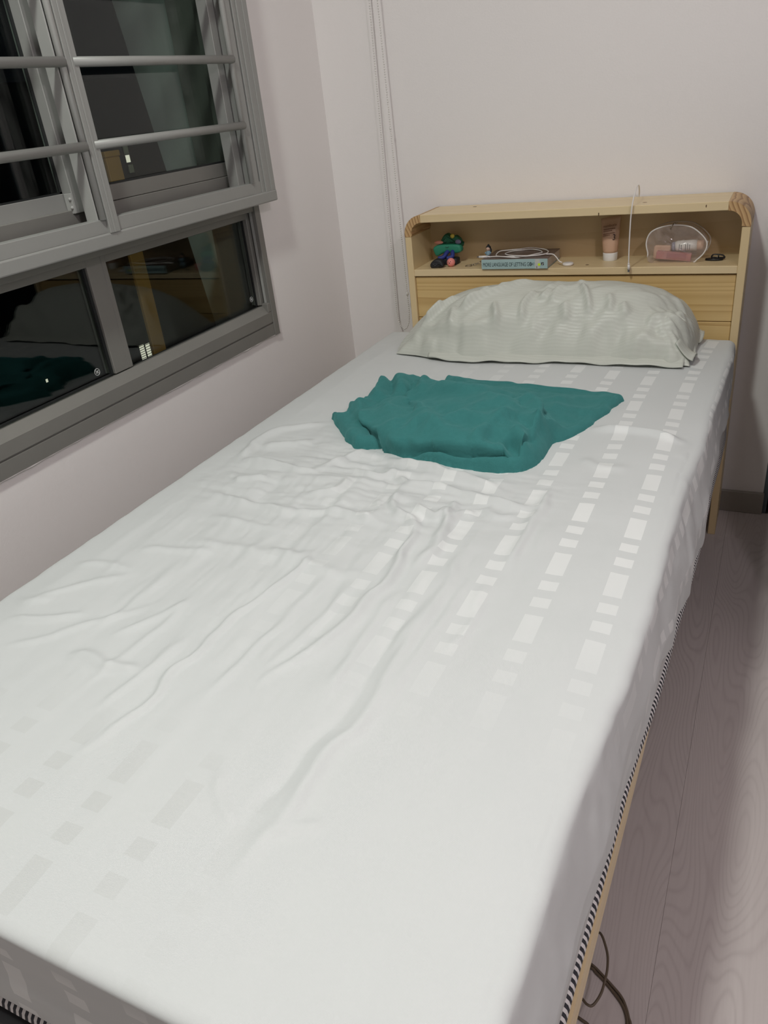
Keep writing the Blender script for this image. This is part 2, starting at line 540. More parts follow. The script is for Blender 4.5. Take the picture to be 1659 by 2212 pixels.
# ------------------------------------------------------------------ room shell
XR, YF = 1.12, -1.45          # right wall and the wall behind the camera
WT = 0.15
Wy0, Wy1, Wz0, Wz1 = -0.25, 1.826, -0.556, 0.80   # opening in the window wall
lw = join(box(XW - WT, XW, YF - 0.1, Wy0, FLOOR - 0.05, CEIL), box(XW - WT, XW, Wy1, YW + 0.1, FLOOR - 0.05, CEIL),
          box(XW - WT, XW, Wy0, Wy1, FLOOR - 0.05, Wz0), box(XW - WT, XW, Wy0, Wy1, Wz1, CEIL))
struct(obj('wall_left', lw, M['wall']))
DX = 0.0515                    # left edge of the door opening in the headboard wall
bw = join(box(XW, DX, YW, YW + 0.1, FLOOR - 0.05, CEIL), box(DX, DX + 0.86, YW, YW + 0.1, 0.85, CEIL), box(DX + 0.86, XR, YW, YW + 0.1, FLOOR - 0.05, CEIL))
struct(obj('wall_back', bw, M['wall']))
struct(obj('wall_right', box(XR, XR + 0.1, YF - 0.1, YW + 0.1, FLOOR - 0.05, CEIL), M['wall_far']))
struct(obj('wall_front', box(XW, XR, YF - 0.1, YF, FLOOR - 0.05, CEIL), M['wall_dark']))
struct(obj('ceiling', box(XW - 0.1, XR + 0.1, YF - 0.1, YW + 0.1, CEIL, CEIL + 0.1), M['ceil']))
flo = struct(obj('floor', box(XW - 0.1, XR + 0.1, YF - 0.1, YW + 0.1, FLOOR - 0.06, FLOOR - 0.008), M['base'], loc=(0, 0, FLOOR)))
random.seed(3)
PWD = 0.19
col_i = 0
x = -0.035 - 7 * PWD
while x < XR:
    y = YF - 0.85 - (0.0 if col_i in (6, 7) else (col_i * 0.61) % 1.3)
    while y < YW:
        x0, x1 = max(x, XW) + 0.00012, min(x + PWD, XR) - 0.00012
        y0, y1 = max(y, YF) + 0.00012, min(y + 2.2, YW) - 0.00012
        if x1 - x0 > 0.01 and y1 - y0 > 0.01:
            obj('plank', box(x0, x1, y0, y1, FLOOR - 0.0085, FLOOR, 0.0003), M['lam'], flo)
        y += 2.2
    x += PWD; col_i += 1
def skirting(name, b):
    struct(obj(name, b, M['base']))
skirting('baseboard_back', box(XW, DX + 0.003, YW - 0.012, YW, FLOOR, FLOOR + 0.069, 0.002))
skirting('baseboard_left', box(XW, XW + 0.012, YF, YW - 0.013, FLOOR, FLOOR + 0.069, 0.002))

M['doordark'] = plain('dark_door_laminate', (0.018, 0.019, 0.018), 0.45)
M['doorframe'] = plain('blue_grey_door_frame', (0.10, 0.125, 0.14), 0.4)
dr = struct(thing('door_1', None, None, (DX, YW + 0.02, FLOOR)))
obj('door_frame', join(box(DX, DX + 0.014, YW - 0.001, YW + 0.09, FLOOR, 0.85, 0.001), box(DX + 0.846, DX + 0.86, YW - 0.001, YW + 0.09, FLOOR, 0.85, 0.001), box(DX + 0.014, DX + 0.846, YW - 0.001, YW + 0.09, 0.836, 0.85, 0.001)), M['doorframe'], dr)
obj('door_leaf', box(DX + 0.016, DX + 0.844, YW + 0.012, YW + 0.05, FLOOR + 0.004, 0.832, 0.002), M['doordark'], dr)
kn = obj('door_handle', join(cyl((DX + 0.78, YW + 0.012, -0.21), (DX + 0.78, YW - 0.04, -0.21), 0.010), cyl((DX + 0.79, YW - 0.04, -0.21), (DX + 0.66, YW - 0.04, -0.21), 0.009)), M['alu_l'], dr)

# ------------------------------------------------------------------ lower window
def ybar(x0, x1, y0, y1, z0, z1, bev=0.0012): return box(x0, x1, y0, y1, z0, z1, bev)
w1 = struct(thing('window_1', None, None, (XW, 0.8, Wz0)))
prof = [(-1.266, -0.559), (-1.266, -0.5275), (-1.2705, -0.5265), (-1.2705, -0.5235), (-1.266, -0.5225), (-1.266, -0.494), (-1.284, -0.4745), (-1.300, -0.4775), (-1.315, -0.4835), (-1.322, -0.4835), (-1.322, -0.52), (-1.40, -0.52), (-1.40, -0.559)]
obj('bottom_frame', prism(prof, 'y', Wy0, 1.806), M['alu_d'], w1)
obj('side_frame', join(box(-1.264, -1.280, 1.8055, 1.829, -0.561, -0.207, 0.001), box(-1.280, -1.428, 1.8185, 1.8265, -0.556, -0.20)), M['alu_d'], w1)
obj('channel_fin', box(-1.276, -1.283, 1.8035, 1.8052, -0.474, -0.215), M['alu_l'], w1)
obj('head_frame', join(box(-1.268, -1.40, Wy0, 1.815, -0.226, -0.19, 0.001)), M['alu_d'], w1)
obj('sill_corner_cap', box(-1.2655, -1.285, 1.790, 1.8056, -0.4925, -0.468, 0.0015), M['alu_d'], w1)
s1 = obj('sliding_sash', join(ybar(-1.288, -1.32, 1.793, 1.8185, -0.474, -0.222), ybar(-1.288, -1.32, 1.249, 1.263, -0.474, -0.222), ybar(-1.2885, -1.32, 1.262, 1.794, -0.244, -0.222)), M['alu_d'], w1)
obj('pane', box(-1.306, -1.311, 1.258, 1.797, -0.482, -0.238), M['glass'], s1)
obj('gasket', join(box(-1.300, -1.305, 1.789, 1.793, -0.4745, -0.244), box(-1.300, -1.305, 1.263, 1.793, -0.482, -0.4765), box(-1.300, -1.305, 1.263, 1.793, -0.2465, -0.244)), M['rubber'], s1)
s2 = obj('fixed_sash', join(ybar(-1.2875, -1.32, 1.2055, 1.2485, -0.4735, -0.222), ybar(-1.2875, -1.32, Wy0, 1.2065, -0.2435, -0.2225)), M['alu_d'], w1)
obj('pane', box(-1.300, -1.305, Wy0, 1.21, -0.482, -0.238), M['glass'], s2)
obj('gasket', join(box(-1.294, -1.2995, 1.199, 1.2055, -0.4745, -0.2435), box(-1.294, -1.2995, Wy0, 1.2, -0.4745, -0.471)), M['rubber'], s2)
# little round safety-glass stamps etched in the lower corners
def stamp(parent, x, y, z, r):
    a = np.linspace(0, 2 * math.pi, 21)[:-1]
    ring = tube([(x, y + r * math.cos(k), z + r * math.sin(k)) for k in a], r * 0.09, 5, True)
    g1 = tube([(x, y - r * .45, z + r * .5), (x, y + r * .1, z), (x, y + r * .5, z + r * .35)], r * .13, 5)
    g2 = tube([(x, y - r * .2, z + r * .1), (x, y - r * .3, z - r * .45)], r * .13, 5)
    g3 = tube([(x, y + r * .1, z), (x, y + r * .45, z - r * .5)], r * .13, 5)
    obj('glass_stamp', join(ring, g1, g2, g3), M['mark'], parent)
stamp(s2, -1.2995, 1.166, -0.456, 0.0072)
stamp(s1, -1.3055, 1.776, -0.452, 0.0066)
# ragged bead of paint along the underside of the frame
random.seed(5)
pv = [(-1.2695, Wy0 + k * (1.835 - Wy0) / 120, -0.560 + random.uniform(-.0012, .0012)) for k in range(121)]
obj('paint_bead', tube(pv, np.array([0.0024 + random.uniform(-.0008, .0012) for _ in range(121)]), 6), M['wall'], w1, smooth=True)

# ------------------------------------------------------------------ upper window with safety grille
w2 = struct(thing('window_2', None, None, (XW, 0.8, -0.2)))
obj('main_frame', join(box(-1.2745, -1.428, 1.81, 1.84, -0.19, Wz1, 0.001), box(-1.2745, -1.40, Wy0, 1.81, Wz1 - 0.04, Wz1, 0.001)), M['alu_d'], w2)
obj('sill_track', box(-1.285, -1.40, Wy0, 1.81, -0.19, -0.131, 0.001), M['alu_d'], w2)
obj('sill_step', box(-1.262, -1.284, Wy0, 1.80, -0.19, -0.166, 0.001), M['alu_d'], w2)
s3 = obj('right_sash', join(ybar(-1.290, -1.33, 1.786, 1.8095, -0.131, Wz1 - 0.04), ybar(-1.290, -1.33, 1.25, 1.787, -0.1303, -0.0985), ybar(-1.290, -1.33, 1.25, 1.30, -0.0985, Wz1 - 0.04)), M['alu_d'], w2)
obj('pane', box(-1.2985, -1.3035, 1.28, 1.789, -0.105, Wz1 - 0.05), M['glass'], s3)
obj('gasket', join(box(-1.2905, -1.298, 1.7805, 1.786, -0.0985, Wz1 - 0.05), box(-1.2905, -1.298, 1.28, 1.786, -0.0985, -0.0945)), M['rubber'], s3)
s4 = obj('left_sash', join(ybar(-1.276, -1.315, 1.2093, 1.2405, -0.138, Wz1 - 0.04), ybar(-1.2995, -1.315, Wy0, 1.21, -0.138, -0.0993)), M['alu'], w2)
obj('pane', box(-1.304, -1.309, Wy0, 1.212, -0.105, Wz1 - 0.05), M['glass'], s4)
obj('gasket', join(box(-1.3005, -1.3035, 1.203, 1.2093, -0.0995, Wz1 - 0.05), box(-1.3005, -1.3035, Wy0, 1.2093, -0.0995, -0.096)), M['rubber'], s4)
obj('corner_bracket', join(box(-1.277, -1.297, 1.2072, 1.2093, -0.138, -0.10, 0.0006), sphere((-1.282, 1.2068, -0.1105), 0.0035, 10, 6), sphere((-1.282, 1.2068, -0.1265), 0.0035, 10, 6)), M['alu_l'], s4, smooth=False)
obj('center_post', join(box(-1.258, -1.315, 1.2435, 1.262, -0.166, Wz1 - 0.04, 0.001), box(-1.262, -1.315, 1.2625, 1.285, -0.166, Wz1 - 0.04, 0.001)), M['alu'], w2)
# grille standing proud of the wall
gr = obj('grille_frame', join(
    box(-1.213, -1.2735, 1.8255, 1.845, -0.18, 0.86, 0.0008), box(-1.2145, -1.2735, 1.812, 1.826, -0.18, 0.86, 0.0008),
    box(-1.213, -1.2735, 1.801, 1.8125, -0.18, 0.86, 0.0008), box(-1.2165, -1.2735, 1.787, 1.8013, -0.18, 0.86, 0.0008),
    box(-1.2175, -1.25, 1.757, 1.781, -0.18, 0.86, 0.0008), box(-1.24, -1.27, 1.722, 1.747, -0.166, 0.86, 0.0008),
    box(-1.218, -1.245, Wy0, 1.7875, -0.1795, -0.1525, 0.001)), M['alu'], w2)
obj('grille_rail', box(-1.2125, -1.2735, Wy0, 1.848, -0.2055, -0.179, 0.003, 2), M['alu'], w2)
obj('mullion', join(box(-1.2105, -1.25, 1.2215, 1.2325, -0.18, 0.86, 0.0008), box(-1.2095, -1.25, 1.2325, 1.2385, -0.18, 0.86, 0.0008), box(-1.2105, -1.25, 1.2385, 1.250, -0.18, 0.86, 0.0008)), M['alu'], w2)
obj('mullion_edge', box(-1.2205, -1.25, 1.2045, 1.2075, -0.155, 0.86, 0.0005), M['alu_l'], w2)
obj('upright_tube', cyl((-1.2195, 1.7505, -0.153), (-1.2195, 1.7505, 0.86), 0.0066, 14), M['alu_l'], w2, smooth=True)
obj('upright_tube', cyl((-1.2165, 1.2142, -0.153), (-1.2165, 1.2142, 0.86), 0.0066, 14), M['alu_l'], w2, smooth=True)
for k in range(6):
    z = -0.0205 + 0.1405 * k
    obj('grille_bar', cyl((-1.2155, 1.238, z), (-1.2155, 1.7515, z), 0.0088, 16), M['alu'], w2, smooth=True)
    obj('grille_bar', cyl((-1.2125, Wy0, z), (-1.2125, 1.2150, z), 0.0088, 16), M['alu'], w2, smooth=True)

# outside: the fin wall beside the window and a dark block of flats
finp = [(-1.43, -2.6), (-1.31, -2.6), (-1.31 - 0.0, -2.6)]
xa = lambda z: -1.670 - 0.1395 * (z - 0.0)
fin = [(-1.425, -2.5), (xa(-2.5), -2.5), (xa(2.2), 2.2), (-1.425, 2.2)]
struct(obj('wall_outside', prism(fin, 'y', 1.95, 2.10), M['ext']))
M['tan'] = plain('tan_board', (0.62, 0.33, 0.07), 0.6)
op = thing('outdoor_board', 'tall tan board standing outside behind the lower right window pane', 'board', (-1.64, 1.72, -1.3))
obj('plank', box(-1.632, -1.62, 1.684, 1.737, -1.30, -0.060, 0.002), M['tan'], op)
obj('cap', box(-1.634, -1.618, 1.682, 1.739, -0.060, -0.045, 0.002), M['tan'], op)
bl = thing('apartment_building', 'distant unlit block of flats outside the window with a few lit windows', 'building', (-40, 40, -30))
M['facade'] = plain('night_facade', (0.10, 0.10, 0.10), 0.9)
obj('facade', box(-48, -40, 18, 75, -30, 3, 0.0), M['facade'], bl)
M['litwin'] = glow('lit_window', (1.0, 0.93, 0.75), 0.75)
M['dimwin'] = glow('dim_window', (0.55, 0.6, 0.4), 0.06)
def farwin(y0, y1, z0, z1, m, slats=0):
    f = obj('window', join(box(-39.98, -39.9, y0 - .05, y1 + .05, z0 - .05, z0), box(-39.98, -39.9, y0 - .05, y1 + .05, z1, z1 + .05), box(-39.98, -39.9, y0 - .05, y0, z0, z1), box(-39.98, -39.9, y1, y1 + .05, z0, z1)), M['facade'], bl)
    obj('lit_pane', box(-39.99, -39.94, y0, y1, z0, z1), m, f)
    for k in range(slats):
        z = z0 + (k + .6) * (z1 - z0) / slats
        obj('blind_slat', box(-39.93, -39.9, y0, y1, z, z + 0.035), M['facade'], f)
farwin(40.10, 40.62, -14.62, -13.55, M['litwin'], 7)
farwin(40.72, 41.20, -14.66, -13.62, M['litwin'], 6)
farwin(41.45, 41.80, -14.7, -13.75, M['dimwin'])
farwin(43.28, 43.72, -1.95, -1.5, M['litwin'])
farwin(43.25, 43.75, -1.45, -0.75, M['dimwin'])
farwin(43.35, 43.85, -2.6, -2.1, M['dimwin'])
farwin(31.66, 31.86, -13.3, -13.08, M['litwin'])

# ------------------------------------------------------------------ lamps
cl = thing('ceiling_lamp', 'small round white lamp fixed under the ceiling', 'lamp', (L1_POS[0], L1_POS[1], CEIL))
M['whiteplastic'] = plain('white_plastic', (0.78, 0.77, 0.75), 0.35)
obj('lamp_base', lathe([(0.06, 0.0), (0.07, -0.012), (0.05, -0.03), (0.02, -0.034)], (L1_POS[0], L1_POS[1], CEIL), 24), M['whiteplastic'], cl)
def lamp_light(name, pos, w, colr, r, parent):
    ld = bpy.data.lights.new(name, 'AREA' if parent.name == 'ceiling_lamp' else 'POINT'); ld.energy = w; ld.color = colr
    if ld.type == 'AREA': ld.shape = 'DISK'; ld.size = 2 * r
    else: ld.shadow_soft_size = r
    lo = bpy.data.objects.new(name, ld); COL.objects.link(lo)
    lo.parent = parent
    o_ = ORG[parent.name]
    lo.location = (pos[0] - o_[0], pos[1] - o_[1], pos[2] - o_[2])
lamp_light('bulb_light', L1_POS, L1_W, L1_COL, L1_R, cl)
fl = thing('added_floor_lamp', 'slim standing lamp added out of view right of the bed for a second light', 'lamp', (L2_POS[0], L2_POS[1], FLOOR))  # unseen standing lamp added to supply the second, pinkish light
obj('base', lathe([(0.13, 0), (0.13, 0.012), (0.02, 0.022), (0.012, 0.03)], (L2_POS[0], L2_POS[1], FLOOR), 28), M['doordark'], fl)
obj('pole', cyl((L2_POS[0], L2_POS[1], FLOOR + .02), (L2_POS[0], L2_POS[1], L2_POS[2] - 0.1), 0.011, 12), M['doordark'], fl)
lamp_light('bulb_light', L2_POS, L2_W, L2_COL, L2_R, fl)
cb = thing('blocker', 'dark chest-high cabinet added unseen right of the bed to block the standing lamp', 'blocker', (0.5, 1.7, FLOOR))  # unseen box added to shade the floor and wall right of the headboard
M['dkwood'] = plain('dark_brown_veneer', (0.045, 0.035, 0.028), 0.45)
obj('carcass', box(0.2, 0.8, 1.496, 1.95, FLOOR, 0.02, 0.003), M['dkwood'], cb)
obj('door_panel', box(0.204, 0.498, 1.48, 1.4955, FLOOR + 0.05, 0.016, 0.002), M['dkwood'], cb)
obj('door_panel', box(0.502, 0.796, 1.48, 1.4955, FLOOR + 0.05, 0.016, 0.002), M['dkwood'], cb)

# ------------------------------------------------------------------ bed frame with bookcase headboard
YB = 2.1046
bed = thing('bed', 'pale pine single bed with a bookcase headboard against the wall', 'bed', (-0.55, 1.2, FLOOR))
XL, XRt = -0.970, -0.0625
TK = 0.0195
obj('side_panel', box(XL, XL + TK, YB, 2.255, FLOOR, -0.3545, 0.0012), M['pine_z'], bed)
obj('side_panel', box(XRt - TK, XRt, YB, 2.255, FLOOR, -0.3565, 0.0012), M['pine_z'], bed)
obj('top_board', box(XL + 0.0505, XRt - 0.0535, YB, 2.262, -0.3175, -0.2970, 0.0012), M['pine_x'], bed)
def corner(cx, cz, ro, ri, a0, a1, xo, n=14):
    A = np.linspace(a0, a1, n)
    P = [(cx + ro * math.cos(a), cz + ro * math.sin(a)) for a in A] + [(cx + ri * math.cos(a), cz + ri * math.sin(a)) for a in A[::-1]]
    return prism(P, 'y', YB - 0.0006, 2.262)
obj('corner_block', corner(XRt - 0.0535, -0.3565 + 0.006, 0.0535, 0.0330, math.radians(-6), math.radians(90), 1), M['endgrain'], bed)
# the left corner block is a plain quarter round
A = np.linspace(math.radians(90), math.radians(180), 14)
P = [(XL + 0.0505 + 0.0505 * math.cos(a), -0.3475 + 0.0505 * math.sin(a)) for a in A] + [(XL, -0.3545), (XL + TK, -0.3545), (XL + TK + 0.004, -0.3475)] + [(XL + 0.0505 + 0.030 * math.cos(a), -0.3475 + 0.030 * math.sin(a)) for a in A[::-1][2:]]
obj('corner_block', prism(P, 'y', YB - 0.0006, 2.262), M['endgrain'], bed)
obj('shelf_board', box(XL + TK, XRt - TK, YB + 0.0005, 2.25, -0.466, -0.447, 0.0012), M['pine_x'], bed)
obj('back_board', box(XL + TK, XRt - TK, 2.248, 2.256, -0.46, -0.312), M['ply'], bed)
zz = [-0.4685, -0.588, -0.7075, -0.83]
for i in range(3):
    obj('plank', box(XL + TK + .0006, XRt - TK - .0006, YB + 0.008, YB + 0.026, zz[i + 1] + 0.0008, zz[i] - 0.0008, 0.0014), M['pine_plank'], bed)
M['knot'] = plain('dark_knot', (0.10, 0.05, 0.02), 0.6)
def knot(x, y, z, rx, rz, up=False):
    V, F = sphere((x, y, z), 1.0, 10, 6, (rx, 0.0006, rz) if not up else (rx, rz, 0.0006))
    obj('knot', (V, F), M['knot'], bed, smooth=True)
knot(-0.4215, YB + .0003, -0.3135, 0.0018, 0.0045); knot(-0.1665, YB + .0003, -0.3055, 0.0016, 0.0042)
knot(-0.316, 2.15, -0.2968, 0.006, 0.0022, True); knot(-0.795, 2.22, -0.2968, 0.006, 0.003, True); knot(-0.455, 2.14, -0.4468, 0.005, 0.004, True)
# side rails follow the slight splay of the bed, slats between
def rail(xa_, xb_, z0, z1, w):
    V, F = box(0, 1, 0, 1, z0, z1)
    V = np.array(V)
    ya, yb_ = 0.205, YB
    xx = xa_ + (xb_ - xa_) * V[:, 1]
    V[:, 0] = xx - w * (1 - V[:, 0]); V[:, 1] = ya + (yb_ - ya) * V[:, 1]
    return V, F
obj('side_rail', rail(-0.0908, -0.066, -0.842, -0.798, 0.022), M['pine_y'], bed)
obj('side_rail', rail(-1.020, -0.985, -0.842, -0.798, 0.022), M['pine_y'], bed)
obj('foot_rail', box(-1.02, -0.11, 0.262, 0.284, -0.842, -0.798, 0.001), M['pine_x'], bed)
for xx in (-1.0, -0.14):
    obj('leg', box(xx - .022, xx + .022, 0.23, 0.275, FLOOR, -0.80, 0.002), M['pine_z'], bed)
for k in range(13):
    y = 0.32 + k * 0.138
    obj('slat', box(-1.0, -0.13, y, y + 0.07, -0.815, -0.803), M['pine_x'], bed)

# ------------------------------------------------------------------ mattress and fitted sheet
YFOOT, YHEAD, XLB = 0.209, 2.100, -1.045
_ys = np.array([0.1, 0.2, 0.45, 0.5, 0.6, 0.724, 0.784, 0.839, 0.9, 0.93, 1.06, 1.11, 1.3, 1.54, 1.68, 1.81, 1.9, 2.12])
_xs = np.array([-0.094, -0.094, -0.091, -0.0895, -0.087, -0.0846, -0.081, -0.0762, -0.0729, -0.072, -0.069, -0.0655, -0.0594, -0.060, -0.0557, -0.054, -0.0586, -0.066])
def right_x(y):
    y = np.asarray(y, float)
    s = 0
    for d in (-0.03, -0.015, 0, 0.015, 0.03): s = s + np.interp(y + d, _ys, _xs)
    return s / 5

RIDGES = [
 ([(-0.942, 0.999), (-0.819, 0.982), (-0.706, 0.973), (-0.624, 0.989), (-0.515, 0.973)], 5.5, 12),
 ([(-0.935, 1.14), (-0.865, 1.137), (-0.786, 1.125), (-0.73, 1.144)], 6.5, 12),
 ([(-0.944, 1.144), (-0.957, 1.259), (-0.927, 1.315), (-0.849, 1.36)], 5, 13),
 ([(-0.745, 1.151), (-0.715, 1.225), (-0.698, 1.235)], 6, 12),
 ([(-0.698, 1.158), (-0.62, 1.141), (-0.603, 1.163)], 5, 10),
 ([(-0.644, 1.191), (-0.562, 1.129), (-0.491, 1.125), (-0.425, 1.111), (-0.348, 1.084), (-0.301, 1.099)], 7, 12),
 ([(-0.632, 1.214), (-0.543, 1.193), (-0.476, 1.174), (-0.416, 1.152), (-0.378, 1.137)], 6, 11),
 ([(-0.557, 1.118), (-0.535, 1.026), (-0.495, 0.999), (-0.464, 0.957), (-0.464, 0.909), (-0.463, 0.85)], 6, 10),
 ([(-0.516, 1.069), (-0.462, 1.018), (-0.451, 1.047), (-0.423, 0.952), (-0.429, 0.896), (-0.434, 0.859)], 7, 10),
 ([(-0.684, 0.859), (-0.617, 0.843), (-0.617, 0.866)], 4, 12),
 ([(-0.599, 0.883), (-0.597, 0.818), (-0.606, 0.765), (-0.621, 0.701), (-0.628, 0.644), (-0.633, 0.566), (-0.626, 0.48), (-0.65, 0.402)], 4.0, 7),
 ([(-0.464, 0.957), (-0.457, 0.831), (-0.466, 0.701), (-0.491, 0.62), (-0.511, 0.572)], 4.5, 9),
 ([(-0.362, 0.832), (-0.369, 0.673), (-0.365, 0.561), (-0.376, 0.472), (-0.376, 0.417), (-0.381, 0.352), (-0.378, 0.327)], 4.2, 11),
 ([(-0.392, 0.80), (-0.395, 0.673), (-0.392, 0.561), (-0.402, 0.472), (-0.403, 0.417), (-0.41, 0.352)], -2.4, 10),
 ([(-0.426, 0.812), (-0.428, 0.668), (-0.424, 0.57)], 3, 9),
 ([(-0.955, 0.567), (-0.886, 0.593), (-0.85, 0.618)], 3.5, 9),
 ([(-0.808, 0.538), (-0.745, 0.536), (-0.676, 0.544)], 4.5, 11),
 ([(-0.97, 0.612), (-0.894, 0.691), (-0.861, 0.732)], 2.5, 10),
 ([(-0.3, 1.173), (-0.299, 1.093), (-0.298, 1.031), (-0.299, 0.968), (-0.302, 0.9)], 4.5, 9),
 ([(-0.292, 1.43), (-0.236, 1.436), (-0.184, 1.432), (-0.134, 1.42), (-0.106, 1.404)], 7.5, 13),
 ([(-0.105, 1.412), (-0.101, 1.389), (-0.106, 1.339)], 5, 12),
 ([(-0.892, 1.052), (-0.862, 1.071), (-0.834, 1.078)], 5, 12),
 ([(-0.732, 1.039), (-0.686, 1.045), (-0.66, 1.076), (-0.667, 1.117)], 5, 11),
 ([(-0.932, 1.219), (-0.884, 1.236), (-0.83, 1.26)], 4.5, 13),
 ([(-0.843, 0.84), (-0.729, 0.84), (-0.655, 0.838), (-0.578, 0.823), (-0.491, 0.825)], 3.5, 15),
 ([(-0.903, 0.792), (-0.802, 0.812), (-0.751, 0.819)], 3, 12),
 ([(-1.02, 0.622), (-0.967, 0.611), (-0.928, 0.63)], 2.5, 9),
 ([(-0.377, 0.911), (-0.37, 0.835), (-0.377, 0.752), (-0.384, 0.678)], 3, 9),
 ([(-0.473, 0.438), (-0.452, 0.415), (-0.418, 0.378)], 2, 9),
 ([(-0.433, 0.998), (-0.42, 1.05), (-0.393, 1.041)], 5, 11),
 ([(-0.311, 0.865), (-0.306, 0.774), (-0.317, 0.7)], 2.2, 10),
 ([(-0.377, 0.382), (-0.356, 0.401), (-0.328, 0.406)], 2, 9),
 ([(-0.911, 0.512), (-0.866, 0.554), (-0.823, 0.602), (-0.766, 0.667)], 2.4, 8),
 ([(-0.771, 0.584), (-0.742, 0.638), (-0.711, 0.696)], 2.2, 8),
]
RIDGES += [([(-0.545, 0.86), (-0.548, 0.74), (-0.556, 0.62), (-0.562, 0.52)], 3.0, 9), ([(-0.50, 0.80), (-0.505, 0.70), (-0.515, 0.60)], 2.4, 8), ([(-0.72, 0.70), (-0.715, 0.60), (-0.73, 0.50)], 2.2, 8),
           ([(-0.34, 0.86), (-0.345, 0.76), (-0.35, 0.66), (-0.352, 0.56)], 2.6, 9), ([(-0.66, 0.62), (-0.67, 0.54), (-0.685, 0.46)], 2.2, 7), ([(-0.80, 0.74), (-0.80, 0.66), (-0.815, 0.58)], 2.0, 8),
           ([(-0.98, 0.72), (-0.92, 0.74), (-0.86, 0.735)], 2.2, 9), ([(-0.58, 1.06), (-0.56, 1.02), (-0.575, 0.97)], 4, 10), ([(-0.40, 1.075), (-0.36, 1.05), (-0.325, 1.055)], 4, 11),
           ([(-0.86, 0.93), (-0.78, 0.915), (-0.70, 0.905)], 2.6, 10), ([(-0.45, 1.09), (-0.44, 1.05), (-0.452, 1.01)], 5, 9), ([(-0.28, 1.30), (-0.24, 1.27), (-0.19, 1.265)], 2.5, 14)]
RIDGES = [(p, h * 0.0014, w * 0.00085) for p, h, w in RIDGES]

def bed_bump(x, y):
    x = np.asarray(x, float); y = np.asarray(y, float)
    xw_ = x + 0.006 * vnoise(x * 22, y * 22 + 3); yw_ = y + 0.006 * vnoise(x * 22 + 9, y * 22)
    z = ridges(xw_, yw_, RIDGES)
    c1 = np.exp(-((y - 0.95) / 0.42) ** 2) * np.exp(-((x + 0.60) / 0.36) ** 2)
    z += 0.0034 * c1 * fbm(x * 30, y * 7 + x * 4, 3)
    c2 = np.exp(-((y - 1.12) / 0.16) ** 2) * np.exp(-((x + 0.66) / 0.28) ** 2)
    z += 0.0066 * c2 * fbm(x * 9 + 3, y * 30, 3)
    z += 0.0022 * vnoise(x * 4 + 1, y * 3)
    z += 0.0014 * fbm(x * 11 + 7, y * 8, 2) * np.clip((y - 0.3) * 2, 0.2, 1)
    edge = np.clip(np.minimum(np.minimum(x - (XLB + 0.03), right_x(y) - 0.03 - x), np.minimum(y - YFOOT - 0.03, YHEAD - y)) / 0.06, 0, 1)
    return z * (edge * edge * (3 - 2 * edge)) - 0.004 * (1 - edge)

